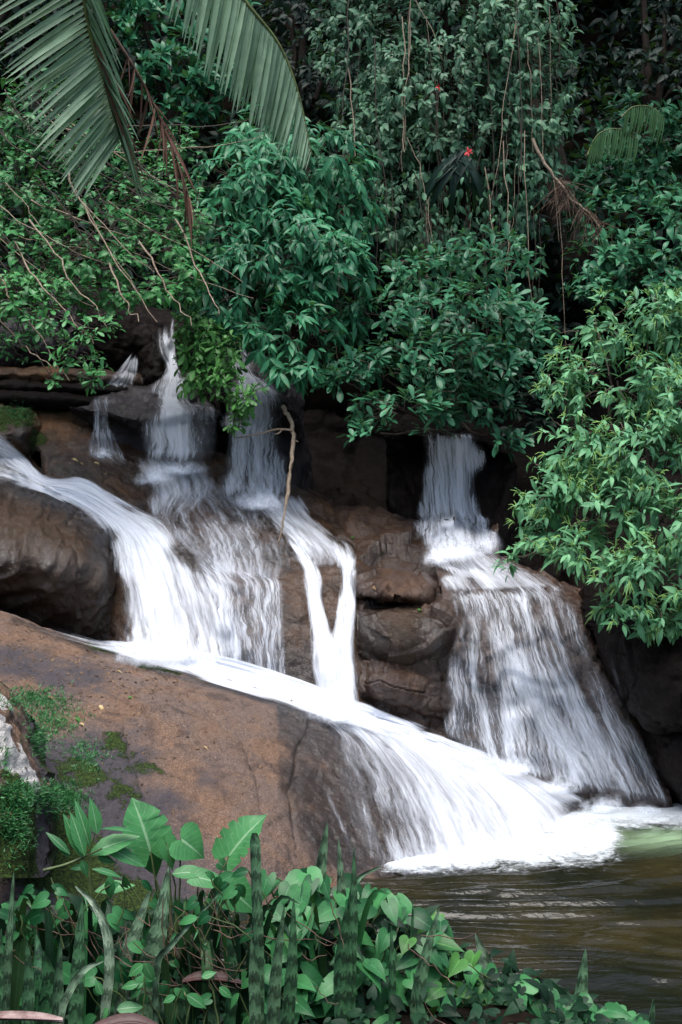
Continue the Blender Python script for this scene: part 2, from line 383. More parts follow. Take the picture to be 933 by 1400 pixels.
rock('rock_slab', [
 [(-130,790,10.0),(-130,800,9.4),(-130,880,8.4),(-130,980,7.5),(-130,1100,6.9),(-130,1300,6.2)],
 [(60,876,10.0),(60,860,9.4),(60,925,8.5),(60,1010,7.75),(60,1100,7.15),(60,1290,6.5)],
 [(200,918,9.7),(200,905,9.15),(200,960,8.4),(200,1040,7.85),(200,1120,7.4),(200,1270,6.8)],
 [(350,965,9.6),(350,946,9.1),(350,1000,8.45),(350,1070,7.95),(350,1140,7.5),(350,1270,7.0)],
 [(450,995,9.5),(450,978,9.05),(450,1028,8.6),(450,1090,8.15),(452,1150,7.8),(450,1250,7.35)],
 [(540,1012,9.6),(540,1000,9.2),(545,1050,8.75),(540,1100,8.35),(530,1155,8.0),(515,1230,7.55)],
 [(640,1045,9.6),(640,1032,9.3),(640,1075,8.95),(640,1120,8.55),(640,1165,8.15),(640,1230,7.6)],
 [(740,1078,9.6),(740,1070,9.35),(740,1097,9.05),(740,1132,8.7),(740,1170,8.3),(740,1220,7.7)],
 [(835,1115,9.6),(835,1111,9.4),(835,1128,9.1),(835,1150,8.8),(835,1180,8.4),(835,1220,7.9)]],
 'slab', 'broad pinkish brown granite slab in front of the white water channel', nu=380, nv=230, grooves=([(262,950),(298,984),(330,1014),(352,1062),(358,1110)], [(168,996),(184,1040),(200,1088),(222,1120)], [(424,985),(406,1030),(398,1086),(410,1160)], [(40,905),(110,935),(160,945)]), amp=.045, freq=1.5, crack=.022, seed=3, rnd=0, back=1.2, rough_amp=.010)
rock('boulder', [
 [(-70,935,6.9),(-70,960,6.5),(-70,1020,6.2),(-70,1090,6.05),(-70,1200,6.0)],
 [(-30,925,6.9),(-30,950,6.5),(-30,1020,6.2),(-30,1090,6.05),(-30,1200,6.0)],
 [(0,930,6.95),(0,962,6.55),(2,1030,6.25),(4,1090,6.1),(6,1200,6.0)],
 [(22,965,7.0),(28,990,6.7),(32,1040,6.4),(42,1085,6.25),(40,1200,6.1)],
 [(30,985,7.15),(42,1015,6.95),(50,1055,6.75),(60,1095,6.55),(62,1200,6.4)]],
 'slab', 'small pale lichen covered boulder at the left edge beside the moss', nu=70, nv=80, amp=.06, freq=3, seed=9, back=.5, rnd=.12)
rock('boulder', [
 [(-90,640,10.8),(-90,690,10.1),(-90,760,9.65),(-90,820,9.75),(-90,862,10.2)],
 [(0,650,10.75),(0,690,10.15),(0,755,9.6),(0,800,9.65),(0,845,10.1)],
 [(66,678,10.65),(68,705,10.15),(70,760,9.6),(72,815,9.7),(75,868,10.1)],
 [(112,704,10.5),(115,728,10.1),(122,775,9.7),(126,825,9.78),(130,884,10.05)],
 [(139,718,10.45),(145,742,10.15),(150,790,9.9),(152,840,9.92),(156,892,10.1)]],
 'boulder', 'large rounded boulder with rippled layers left of the main white fall', nu=150, nv=130, amp=.035, freq=3.2, ripple=((.85, 0, .5), (-.5, -.4, .85), .05), crack=.015, facet=None, seed=21, back=.8, rnd=.3)
rock('rock_dome', [
 [(36,540,11.8),(42,590,11.35),(58,650,11.0),(85,720,10.6),(110,800,10.25),(130,890,10.05)],
 [(100,545,11.95),(110,590,11.45),(130,650,10.95),(160,720,10.45),(180,800,10.05),(190,905,9.75)],
 [(200,610,11.6),(205,650,11.2),(220,700,10.75),(240,757,10.25),(250,830,9.88),(260,922,9.65)],
 [(300,620,11.6),(300,662,11.2),(310,715,10.65),(320,777,10.1),(320,850,9.75),(325,945,9.58)],
 [(390,655,11.5),(395,700,11.1),(405,742,10.6),(405,792,10.08),(410,865,9.75),(415,965,9.53)],
 [(450,690,11.3),(470,722,11.0),(490,762,10.5),(500,802,10.1),(505,880,9.75),(508,995,9.5)]],
 'brown', 'big brown rock dome in the middle under the upper falls', nu=170, nv=150, amp=.05, freq=2.2, crack=.02, facet=(1.2, .05), seed=5, rnd=.1, back=1.0)
rock('rock_block', [
 [(420,660,11.6),(450,730,10.95),(486,790,10.35),(490,830,9.95),(492,900,9.72),(500,1010,9.6)],
 [(510,690,11.4),(535,740,10.85),(550,800,10.25),(546,838,9.78),(550,910,9.6),(556,1020,9.6)],
 [(585,715,11.1),(600,770,10.55),(606,815,10.05),(606,850,9.66),(606,920,9.55),(612,1035,9.6)],
 [(680,730,11.0),(682,775,10.5),(680,830,10.0),(662,885,9.66),(662,950,9.6),(668,1050,9.6)]],
 'red', 'cracked reddish brown rock block between the two middle falls', nu=140, nv=150, amp=.05, freq=3.0, strata=(.28, .25, 1), strat_amp=.10, step=3.2, crack=.02, facet=(2.2, .20), seed=14, rnd=.0, back=1.0)
rock('rock_ledge', [
 [(486,776,10.4),(484,792,10.0),(487,815,9.86),(492,828,10.05)],
 [(535,772,10.4),(535,790,9.9),(538,814,9.74),(541,827,9.98)],
 [(586,788,10.35),(592,802,9.95),(594,823,9.86),(590,834,10.05)]],
 'red', 'dark projecting ledge capping the cracked block between the middle falls', nu=80, nv=50, amp=.03, freq=4, facet=(3.4, .09), seed=101, back=.6, rnd=.12, rough_amp=.02)
rock('rock_block', [
 [(489,828,9.95),(487,842,9.70),(489,880,9.64),(495,914,9.80)],
 [(545,828,9.88),(545,841,9.56),(548,878,9.5),(552,917,9.70)],
 [(590,836,9.88),(597,849,9.58),(593,880,9.52),(597,908,9.72)],
 [(612,848,9.9),(617,861,9.70),(615,890,9.67),(612,917,9.82)]],
 'boulder', 'big pale angular block with a notch between the twin chutes and the right cascade', nu=110, nv=80, amp=.03, freq=3.4, facet=(2.2, .12), crack=.03, seed=107, back=.6, rnd=.1, rough_amp=.02)
rock('rock_block', [
 [(497,908,9.8),(500,920,9.62),(503,952,9.58),(508,1000,9.7)],
 [(550,911,9.75),(552,925,9.54),(555,958,9.52),(557,1022,9.68)],
 [(610,908,9.8),(613,923,9.6),(615,962,9.57),(618,1045,9.7)]],
 'red', 'dark layered rock at the foot of the pale angular block', nu=90, nv=80, amp=.03, freq=3.4, strata=(.3, .2, 1), strat_amp=.07, step=7, facet=(2.6, .06), seed=109, back=.6, rnd=.06, rough_amp=.02)
rock('rock_outcrop', [
 [(580,738,11.1),(590,768,10.55),(602,810,10.02),(607,860,9.7),(611,930,9.58),(616,1040,9.55)],
 [(668,745,10.95),(680,782,10.45),(690,830,9.9),(696,890,9.62),(700,960,9.5),(702,1070,9.45)],
 [(735,780,10.6),(750,820,10.05),(766,870,9.65),(776,930,9.48),(786,1000,9.4),(792,1100,9.3)],
 [(770,795,10.45),(798,845,9.85),(818,900,9.5),(836,960,9.33),(852,1030,9.25),(862,1122,9.2)],
 [(790,805,10.5),(830,860,9.95),(862,930,9.6),(887,1000,9.4),(907,1060,9.28),(928,1128,9.18)]],
 'red', 'steep brown rock face under the wide right cascade', nu=150, nv=150, amp=.06, freq=2.6, strata=(.3, .2, 1), strat_amp=.07, step=2.8, crack=.02, facet=(2.0, .09), seed=31, rnd=.0, back=1.0)
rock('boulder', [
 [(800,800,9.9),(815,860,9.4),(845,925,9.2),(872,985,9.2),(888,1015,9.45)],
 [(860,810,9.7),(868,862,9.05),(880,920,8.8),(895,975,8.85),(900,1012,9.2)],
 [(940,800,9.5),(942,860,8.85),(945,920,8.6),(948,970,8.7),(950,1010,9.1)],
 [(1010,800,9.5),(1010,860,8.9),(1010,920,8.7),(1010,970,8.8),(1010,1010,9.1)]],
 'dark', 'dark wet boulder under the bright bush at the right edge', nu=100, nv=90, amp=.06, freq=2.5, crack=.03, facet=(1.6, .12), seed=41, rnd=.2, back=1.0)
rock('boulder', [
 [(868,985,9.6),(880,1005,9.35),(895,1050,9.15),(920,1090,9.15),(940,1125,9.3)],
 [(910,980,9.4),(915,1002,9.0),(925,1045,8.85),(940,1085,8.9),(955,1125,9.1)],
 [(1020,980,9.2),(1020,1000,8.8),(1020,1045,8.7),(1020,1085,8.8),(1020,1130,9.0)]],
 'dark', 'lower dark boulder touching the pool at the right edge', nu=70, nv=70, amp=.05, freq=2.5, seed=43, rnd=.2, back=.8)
# upper left rocks
rock('boulder', [
 [(-60,385,12.6),(-60,420,12.0),(-60,470,11.9),(-60,520,12.1)],
 [(10,380,12.6),(10,415,12.0),(12,470,11.85),(14,518,12.1)],
 [(70,385,12.6),(72,415,12.05),(76,470,11.9),(78,514,12.15)],
 [(112,400,12.8),(116,430,12.35),(118,475,12.25),(116,508,12.4)]],
 'grey', 'cracked violet grey boulder at the upper left behind the twigs', nu=100, nv=80, amp=.06, freq=2.6, crack=.05, facet=(1.7, .12), seed=51, back=.8, rnd=.25)
rock('boulder', [
 [(70,375,13.0),(80,400,12.6),(90,450,12.5),(100,505,12.6)],
 [(130,392,13.0),(135,412,12.6),(140,460,12.55),(145,520,12.7)],
 [(195,415,13.0),(200,432,12.75),(205,470,12.7),(205,520,12.8)],
 [(270,430,13.0),(280,445,12.85),(285,480,12.8),(285,530,12.9)]],
 'dark', 'low rock coloured dark for the overhang shade behind the highest fall', nu=100, nv=70, amp=.05, freq=2.2, crack=.02, seed=53, back=.5, rnd=.1)
for k, (yt, yb, d, mt, lb) in enumerate(((503, 524, 11.75, 'brown', 'topmost thin ledge slab under the violet boulder'), (520, 540, 11.65, 'dark', 'middle thin ledge slab at the left edge'), (536, 556, 11.55, 'dark', 'lowest thin ledge slab above the mossy rock'))):
    rock('rock_ledge', [[(-60,yt-4,d+.5),(-60,yt,d),(-60,yb-4,d),(-60,yb,d+.2)], [(40,yt-2,d+.5),(40,yt+2,d),(40,yb-2,d),(40,yb,d+.2)],
      [(120,yt+2,d+.5),(120,yt+6,d),(120,yb+2,d),(120,yb+5,d+.2)], [(185-k*14,yt+8,d+.5),(190-k*14,yt+12,d+.1),(190-k*14,yb+4,d+.1),(186-k*14,yb+7,d+.3)]],
      mt, lb, nu=90, nv=26, amp=.03, freq=4, seed=60+k, back=.6, rnd=.15)
rock('rock_ledge', [
 [(84,528,12.1),(82,538,11.7),(88,556,11.45),(100,572,11.6),(112,598,11.7)],
 [(140,520,12.1),(140,534,11.7),(145,562,11.35),(150,585,11.5),(155,618,11.6)],
 [(190,522,12.1),(192,540,11.65),(200,575,11.25),(203,600,11.5),(205,640,11.6)],
 [(232,528,12.1),(238,545,11.6),(250,566,11.22),(252,600,11.55),(252,645,11.65)],
 [(285,540,12.1),(290,552,11.7),(296,568,11.38),(294,600,11.6),(292,650,11.7)]],
 'grey', 'wet slanting ledge with an undercut front below the highest fall', nu=130, nv=100, amp=.035, freq=3.2, crack=.03, facet=(3, .06), seed=71, back=.7, rnd=.12)
rock('boulder', [
 [(186,488,12.5),(186,500,12.2),(188,530,12.05),(190,548,12.1)],
 [(205,462,12.4),(208,475,12.05),(208,510,11.9),(210,545,11.95)],
 [(226,452,12.4),(230,462,12.05),(230,500,11.95),(230,540,12.0)],
 [(243,456,12.5),(247,468,12.25),(246,500,12.2),(244,530,12.2)]],
 'dark', 'dark upright rock knob splitting the highest fall', nu=60, nv=60, amp=.07, freq=5, crack=.04, facet=(4, .06), seed=75, back=.4, rnd=.12)
rock('boulder', [
 [(196,520,12.2),(196,535,11.9),(198,552,11.8),(200,570,11.9)],
 [(225,508,12.1),(226,522,11.7),(228,548,11.55),(230,570,11.65)],
 [(258,508,12.1),(260,522,11.75),(260,550,11.6),(260,572,11.7)],
 [(282,522,12.3),(284,534,12.0),(284,556,11.9),(284,572,11.95)]],
 'grey', 'small rounded grey rock under the highest fall', nu=60, nv=50, amp=.03, freq=5, seed=77, back=.4, rnd=.12)
rock('rock_block', [
 [(268,505,12.4),(270,520,12.0),(274,560,11.85),(276,640,11.9)],
 [(292,500,12.3),(294,516,11.9),(296,560,11.75),(296,645,11.8)],
 [(318,512,12.4),(320,530,12.0),(320,570,11.9),(320,660,11.95)]],
 'dark', 'dark rock pillar between the two upper falls', nu=50, nv=70, amp=.05, freq=4, crack=.03, seed=79, back=.5, rnd=.12)
rock('rock_block', [
 [(300,480,12.6),(304,530,12.1),(306,562,11.75),(308,610,11.95),(308,700,11.9)],
 [(345,482,12.6),(348,528,12.0),(350,555,11.6),(352,610,11.9),(352,705,11.8)],
 [(385,500,12.7),(390,535,12.1),(394,560,11.75),(398,615,12.0),(400,720,11.8)],
 [(410,520,12.9),(416,560,12.5),(420,590,12.3),(424,640,12.3),(428,730,12.2)]],
 'grey', 'rounded rock lip under the second upper fall', nu=100, nv=90, amp=.04, freq=3, seed=83, back=.5, rnd=.12)
rock('mossy_rock', [
 [(-60,540,11.7),(-60,560,11.3),(-60,595,11.1),(-60,640,11.2)],
 [(0,548,11.7),(0,562,11.3),(2,592,11.1),(6,622,11.2)],
 [(34,552,11.7),(36,566,11.35),(40,596,11.2),(44,632,11.3)],
 [(54,556,11.8),(56,572,11.6),(56,600,11.5),(54,640,11.5)]],
 'brown', 'brown rock with bright green moss above the left flow', nu=70, nv=60, amp=.05, freq=4, seed=87, back=.5, rnd=.15)
rock('rock_bed', [
 [(-90,560,11.6),(-90,610,11.2),(-90,650,10.95),(-90,700,10.8)],
 [(0,590,11.5),(0,630,11.2),(0,655,10.95),(0,710,10.85)],
 [(60,640,11.25),(60,660,11.05),(60,690,10.85),(70,740,10.7)],
 [(120,655,11.0),(130,690,10.75),(135,730,10.45),(140,800,10.2)],
 [(190,690,10.8),(190,740,10.4),(185,800,10.1),(180,900,9.85)],
 [(260,740,10.5),(250,790,10.2),(250,850,9.95),(250,930,9.75)]],
 'brown', 'wet rock bed under the main white flow on the left', nu=90, nv=70, amp=.02, freq=3, seed=89, back=.6, rnd=0)
rock('rock_lip', [
 [(520,575,12.6),(530,590,12.2),(530,640,12.3),(530,760,12.1)],
 [(570,570,12.4),(574,592,11.8),(576,640,12.0),(576,770,11.6)],
 [(640,575,12.4),(650,598,11.75),(652,645,12.0),(652,780,11.5)],
 [(690,590,12.7),(705,620,12.2),(710,660,12.2),(715,790,11.6)]],
 'dark', 'dark rock lip under the right upper fall', nu=90, nv=90, amp=.06, freq=3, crack=.04, seed=91, back=.5, rnd=.1)
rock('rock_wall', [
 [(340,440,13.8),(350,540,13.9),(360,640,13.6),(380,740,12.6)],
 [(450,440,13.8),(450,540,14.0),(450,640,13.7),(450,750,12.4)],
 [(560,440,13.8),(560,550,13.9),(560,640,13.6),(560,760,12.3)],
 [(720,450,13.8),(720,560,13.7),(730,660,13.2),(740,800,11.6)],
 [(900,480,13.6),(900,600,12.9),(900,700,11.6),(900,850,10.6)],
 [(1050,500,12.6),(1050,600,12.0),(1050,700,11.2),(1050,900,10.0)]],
 'dark', 'rock wall coloured almost black as shade in the hollow behind the falls', nu=130, nv=100, amp=.12, freq=1.6, crack=.06, facet=(1.4, .2), seed=95, back=.6, rnd=0)

_off = 0; _v = []; _f = []
for R in ROCKS:
    _v.append(R['v']); _f += [tuple(q) for q in (R['f']+_off).tolist()]+[tuple(q) for q in (R['tri']+_off).tolist()]; _off += len(R['v'])
BVH = BVHTree.FromPolygons([tuple(p) for p in np.concatenate(_v).tolist()], _f)
def hit_depth(px, py):
    """Distance (along the view axis) of the rock seen at a photo pixel, nan when none."""
    a = P(px, py, 1.0)-ORI; sh = a.shape[:-1]; a = a.reshape(-1, 3); out = np.full(len(a), np.nan)
    o = Vector(ORI)
    for i, q in enumerate(a):
        h = BVH.ray_cast(o, Vector(q).normalized())
        if h[0] is not None: out[i] = (np.array(h[0])-ORI)@FWD
    return out.reshape(sh)
# ------------------------------------------------------------------ falling water: sheets that lie on the rock or hang free from a lip
WATER_PTS = []
def fall(rows, mat, label, nu=90, nv=110, off=.03, feather=.3, relief=.02, seed=0, strands=0, layers=1, wide=1.14, fu=30, endfade=(.12, .10), name='waterfall'):
    """rows along the flow: (xl, yl, xr, yr, distance or None, dens left, dens middle, dens right)"""
    R = np.array([[r[0], r[1], r[2], r[3], np.nan if r[4] is None else r[4], r[5], r[6], r[7]] for r in rows], float)
    L = catmull(R[:, :4], nv); D = lerp(R[:, 5:8], nv)
    dex = R[:, 4]; has = ~np.isnan(dex)
    cx, cy = (L[:, 0]+L[:, 2])/2, (L[:, 1]+L[:, 3])/2
    L = np.stack([cx+(L[:, 0]-cx)*wide, cy+(L[:, 1]-cy)*wide, cx+(L[:, 2]-cx)*wide, cy+(L[:, 3]-cy)*wide], -1)
    u = np.linspace(0, 1, nu)[None, :]
    px = L[:, 0:1]*(1-u)+L[:, 2:3]*u; py = L[:, 1:2]*(1-u)+L[:, 3:4]*u
    dens = np.where(u < .5, D[:, 0:1]*(1-2*u)+D[:, 1:2]*2*u, D[:, 1:2]*(2-2*u)+D[:, 2:3]*(2*u-1))
    hd = hit_depth(px, py)
    m = np.isnan(hd)
    if m.any():
        fill = np.nanmedian(hd) if (~m).any() else 10.
        idx = np.where(m, 0, 1)
        for r in range(nv):
            ok = ~m[r]
            hd[r] = np.interp(np.arange(nu), np.where(ok)[0], hd[r][ok]) if ok.any() else (hd[r-1] if r else fill)
    d = hd-off
    if has.any():
        tt = np.linspace(0, len(rows)-1, nv); ex = np.interp(tt, np.where(has)[0], dex[has])[:, None]
        w = np.interp(tt, np.arange(len(rows)), has.astype(float))[:, None]
        d = np.where(w > 0, np.minimum(d, ex*w+d*(1-w)), d)
    for _ in range(14):     # water rounds off what lies under it
        dd = d.copy(); dd[1:-1] = (d[:-2]+2*d[1:-1]+d[2:])/4; dd[:, 1:-1] = (dd[:, :-2]+2*dd[:, 1:-1]+dd[:, 2:])/4
        d = np.minimum(d, dd)
    for _ in range(4):
        d[1:-1] = (d[:-2]+2*d[1:-1]+d[2:])/4; d[:, 1:-1] = (d[:, :-2]+2*d[:, 1:-1]+d[:, 2:])/4
    d = d-.012
    g = P(px, py, d)
    width = np.linalg.norm(np.diff(g, axis=1), axis=-1).sum(1).mean(); seg = np.linalg.norm(np.diff(g, axis=0), axis=-1)
    s = np.concatenate([[0], np.cumsum(seg.mean(1))])[:, None]
    n = gnormals(g)
    U = u*width+0*s; V = s+0*u
    def ragged(o_): return feather*(.55*vnoise(np.stack([V*4.5, U*3, V*0+seed*3.7+o_], -1), seed+3)+.35*vnoise(np.stack([V*1.6, V*0, V*0+seed+o_], -1), seed+4))
    e = np.clip(np.minimum(u+ragged(0), 1-u+ragged(9))/feather, 0, 1)*np.clip(np.minimum(u, 1-u)/.06, 0, 1); e = e*e*(3-2*e)
    t = np.linspace(0, 1, nv)[:, None]
    tj = t+.5*endfade[0]*vnoise(np.stack([U*24, U*0+seed, U*0], -1), seed+9)-.2*endfade[0] if endfade[0] > .01 else t
    ef = np.clip(tj/max(endfade[0], 1e-4), 0, 1)*np.clip((1-t)/max(endfade[1], 1e-4), 0, 1)
    va, fa, da, uva = [], [], [], []; o = 0
    for k in range(layers):
        nz = vnoise(np.stack([U*fu, V*1.6, U*0+seed+k*7.7], -1), seed+k)+.5*vnoise(np.stack([U*fu*2.6, V*2.5, U*0+seed+k*3], -1), seed+k+2)
        gg = g+n*(relief*.35*(nz+.6)+.03*k)[..., None]
        va.append(gg.reshape(-1, 3)); fa.append(gridfaces(nu, nv)+o); o += nu*nv
        da.append((dens*(.12+.88*e)*(ef*.92+.08)*(1-.2*k)).ravel()*np.where(e.ravel() > 0, 1, 0))
        uva.append(np.stack([U+seed*3.1+k*11.3, V+k*2.7], -1).reshape(-1, 2))
    r = np.random.default_rng(seed+100)
    if strands:
        # separate threads of water, each a thin tapering ribbon a little in front of the sheet
        K = 9
        for _ in range(0):
            uu = r.uniform(.02, .98); v0 = r.uniform(-.1, .85); ln = r.uniform(.15, .55); w = r.uniform(.006, .02)
            tt = np.clip(v0+ln*np.linspace(0, 1, K), 0, .999)*(nv-1)
            iu = np.clip(uu+r.normal(0, .012)*np.linspace(0, 1, K), .01, .99)*(nu-1)
            i0 = tt.astype(int); j0 = iu.astype(int); i1 = np.minimum(i0+1, nv-1); j1 = np.minimum(j0+1, nu-1); fi = (tt-i0)[:, None]; fj = (iu-j0)[:, None]
            c = (g[i0, j0]*(1-fi)+g[i1, j0]*fi)*(1-fj)+(g[i0, j1]*(1-fi)+g[i1, j1]*fi)*fj
            if r.uniform() > dens[i0[K//2], j0[K//2]]*1.6: continue
            c = c+n[i0, j0]*r.uniform(.015, .05)
            tap = np.sin(np.linspace(.12, 1, K)*math.pi)**.6*w
            du = nrm(g[i0, np.minimum(j0+1, nu-1)]-g[i0, np.maximum(j0-1, 0)])
            rb = np.stack([c-du*tap[:, None], c+n[i0, j0]*.004, c+du*tap[:, None]], 1)
            va.append(rb.reshape(-1, 3)); fa.append(gridfaces(3, K)+o); o += 3*K
            q = np.sin(np.linspace(.05, .97, K)*math.pi)[:, None]*np.array([[.0, .62, .0]])*r.uniform(.6, 1.0); da.append(q.ravel())
            uva.append(np.stack([np.tile([0, w, 2*w], K)+r.uniform(0, 50), np.repeat(np.linspace(0, ln, K), 3)], -1))
    v = np.concatenate(va); WATER_PTS.append(g[::4, ::4].reshape(-1, 3)[(dens*e*ef)[::4, ::4].ravel() > .22])
    me = mesh(name, v, np.concatenate(fa), M[mat], attrs={'dens': np.concatenate(da)}, uv=np.concatenate(uva))
    return tag(link(name, me), label, 'waterfall', kind='structure')

fall([(204,432,244,432,12.4,.5,.8,.8),(206,460,243,460,12.2,.3,.85,.85),(214,485,243,485,12.0,.2,.95,.9),(222,503,248,503,11.9,.6,.95,.8),(206,522,264,520,None,.5,.8,.6),(196,545,276,545,None,.55,.9,.5),(193,562,294,560,None,.55,.8,.45),(191,585,296,585,11.2,.55,.85,.42),(189,615,299,615,11.15,.5,.85,.42),(186,650,302,652,11.1,.6,.8,.5)],
     'lace', 'highest thin fall that drops over the knob and the slanting ledge at the upper left', nv=150, off=.04, strands=160, seed=1, feather=.3)
fall([(181,482,190,482,11.9,.7,.8,.7),(163,505,192,508,11.85,.6,.8,.6),(146,522,194,530,None,.6,.7,.4),(140,528,200,540,None,.1,.2,.1)], 'lace', 'small wedge of white water beside the upright knob', nu=40, nv=50, seed=2)
fall([(117,536,152,536,None,.4,.5,.4),(120,550,152,550,11.3,.5,.65,.5),(123,575,152,575,11.28,.5,.65,.55),(122,600,158,600,11.25,.5,.7,.5),(118,620,175,630,None,.5,.6,.4),(140,640,210,650,None,.2,.3,.2)], 'lace', 'thin short trickle off the left end of the slanting ledge', nu=50, nv=70, seed=3, strands=25)
fall([(308,440,336,440,12.4,.6,.8,.6),(310,478,342,478,12.3,.6,.8,.6),(316,512,356,512,None,.6,.8,.55),(310,540,394,540,None,.55,.75,.5),(304,562,406,562,None,.6,.7,.45),(302,590,405,590,11.5,.75,.72,.5),(300,625,404,625,11.45,.8,.75,.6),(302,660,404,665,11.4,.75,.75,.65),(308,690,408,710,11.25,.6,.7,.6)],
     'lace', 'second upper fall spreading into a veil beside the bare branch', nv=140, off=.04, strands=190, seed=4, feather=.3)
fall([(150,606,304,636,None,.2,.6,.6),(175,634,302,662,None,.4,.8,.5),(198,664,292,688,None,.6,.7,.2),(205,700,262,715,None,.4,.35,.08),(225,735,275,750,None,.35,.3,.05),(255,765,310,770,None,.3,.3,.1)], 'run', 'foaming splash and thin film at the foot of the highest fall', nu=90, nv=90, off=.025, seed=5, feather=.25)
fall([(312,640,412,676,None,.5,.7,.6),(336,680,424,702,None,.5,.8,.55),(360,710,450,728,None,.5,.75,.5),(385,735,475,750,None,.6,.7,.5),(398,756,490,766,None,.5,.5,.45),(404,778,494,788,None,.2,.2,.2)], 'run', 'white run sliding over the dome below the second upper fall', nu=80, nv=80, off=.03, seed=6, feather=.2)
fall([(374,722,416,720,None,.3,.5,.3),(384,742,420,742,None,.5,.8,.5),(400,765,432,765,None,.6,.95,.6),(412,785,438,783,None,.6,1,.6),(419,830,446,830,9.85,.6,1,.6),(424,890,460,885,9.7,.6,.95,.8),(425,935,480,940,9.6,.6,.9,.8),(425,965,492,978,9.5,.6,.9,.8),(430,985,505,995,9.4,.5,.8,.7)], 'water', 'left one of the two narrow bright chutes in the middle', nu=60, nv=120, off=.05, strands=90, seed=7, feather=.3)
fall([(436,730,480,738,None,.3,.4,.3),(450,750,490,756,None,.5,.7,.5),(458,775,490,778,None,.6,.85,.6),(460,800,493,800,10.0,.6,.85,.6),(456,840,494,840,9.8,.6,.9,.6),(446,880,496,880,9.65,.7,.95,.6),(440,930,503,935,9.55,.7,.95,.6),(440,968,510,985,9.45,.7,.9,.6),(445,988,525,1003,9.35,.5,.8,.6)], 'water', 'right one of the two narrow bright chutes in the middle', nu=60, nv=120, off=.05, strands=90, seed=8, feather=.3)
fall([(-70,668,-70,548,None,.5,.6,.5),(-10,656,-5,588,None,.55,.62,.5),(30,664,32,622,None,.7,.85,.7),(62,676,60,650,None,.9,1,.9),(95,692,114,656,None,.9,1,.85),(128,714,172,688,None,.9,1,.85),(138,740,225,717,None,.75,1,.75),(140,775,262,760,10.0,.5,1,.7),(142,820,286,812,9.85,.38,.98,.6),(143,860,300,862,9.72,.35,.95,.6),(144,897,318,922,9.5,.4,.95,.7)],
     'water', 'main thick white fall left of centre pouring into the channel', nu=150, nv=170, off=.06, relief=.03, seed=9, feather=.25, endfade=(.001, .04), wide=1.16)
fall([(205,702,262,712,None,.05,.2,.1),(225,730,300,745,None,.3,.35,.15),(245,765,350,780,None,.45,.45,.35),(262,800,385,795,9.95,.6,.62,.6),(275,845,387,850,9.75,.6,.66,.6),(288,890,388,900,9.66,.6,.62,.6),(295,922,390,948,9.55,.6,.6,.55)], 'lace', 'lacy curtain of thin strands over the front of the brown dome', nu=100, nv=110, off=.035, strands=220, seed=10, feather=.3)
fall([(405,795,425,795,None,.2,.4,.3),(407,820,425,820,9.85,.3,.4,.3),(409,850,422,850,9.78,.1,.3,.1)], 'lace', 'faint trickle left of the twin chutes', nu=20, nv=40, seed=11)
fall([(-80,838,-80,822,None,.1,.22,.1),(0,842,0,828,None,.12,.26,.12),(60,866,62,852,None,.1,.22,.1),(120,884,124,872,None,.15,.35,.2),(155,893,165,876,None,.8,.95,.9),(218,912,238,884,None,1,1.1,1.1),(298,937,326,903,None,1,1.1,1.1),(378,961,408,930,None,1,1.1,1.1),(438,980,482,956,None,1,1.1,1.1),(498,1000,552,982,None,1,1.1,1.1),(560,1024,602,1004,None,.8,1,.9)], 'run', 'white channel running along the crest of the granite slab', nu=40, nv=200, off=.085, relief=.02, seed=12, feather=.2, fu=18)
fall([(395,958,520,985,None,.2,.8,1),(425,975,580,1000,None,.25,.9,1),(455,1002,660,1028,None,.2,.9,1),(474,1045,735,1062,None,.22,.85,1),(488,1090,785,1090,None,.25,.85,.95),(500,1135,812,1110,None,.3,.8,.85),(512,1180,832,1138,None,.4,.85,.8),(514,1207,852,1178,None,.45,.8,.7)],
     'run', 'broad white fan of water sliding down the slab into the pool', nu=170, nv=150, off=.05, relief=.028, seed=13, feather=.2, strands=160, fu=22, endfade=(.03, .02))
fall([(436,1068,446,1066,None,.3,.5,.3),(448,1105,460,1100,None,.35,.55,.3),(466,1150,482,1145,None,.4,.55,.3),(480,1185,500,1180,None,.3,.5,.3)], 'lace', 'thin trickle on the slab left of the broad fan', nu=16, nv=50, off=.02, seed=14)
fall([(430,960,470,985,None,.1,.2,.3),(440,1010,490,1030,None,.15,.28,.35),(460,1070,505,1075,None,.2,.3,.4),(480,1130,515,1125,None,.25,.35,.4),(495,1180,525,1175,None,.25,.4,.4)], 'lace', 'lacy edge film beside the broad fan', nu=50, nv=70, off=.02, seed=15, strands=40)
fall([(564,582,654,592,None,.5,.8,.6),(568,605,657,608,11.65,.6,.85,.7),(572,640,658,642,11.55,.6,.85,.7),(575,685,659,686,11.5,.6,.8,.65),(575,722,668,724,11.4,.65,.75,.6),(570,762,682,762,11.15,.7,.8,.6)], 'lace', 'right upper fall hanging in front of the dark hollow', nu=90, nv=100, off=.06, seed=16, feather=.22, wide=1.36)
fall([(655,705,675,705,11.4,.3,.5,.3),(652,725,678,725,11.35,.4,.6,.4),(650,755,685,755,None,.4,.6,.4)], 'lace', 'small splash column right of the right upper fall', nu=24, nv=40, seed=17)
fall([(505,625,560,615,12.3,.1,.22,.12),(508,680,565,680,12.2,.1,.22,.1),(512,725,575,735,12.0,.05,.15,.1)], 'lace', 'very faint veil in the dark hollow', nu=50, nv=50, seed=18)
fall([(700,630,716,626,11.9,.1,.3,.1),(694,660,712,660,11.8,.1,.3,.1),(690,690,708,690,11.7,.05,.15,.05)], 'lace', 'faint thread of water deep behind the bright bush', nu=20, nv=40, seed=19)
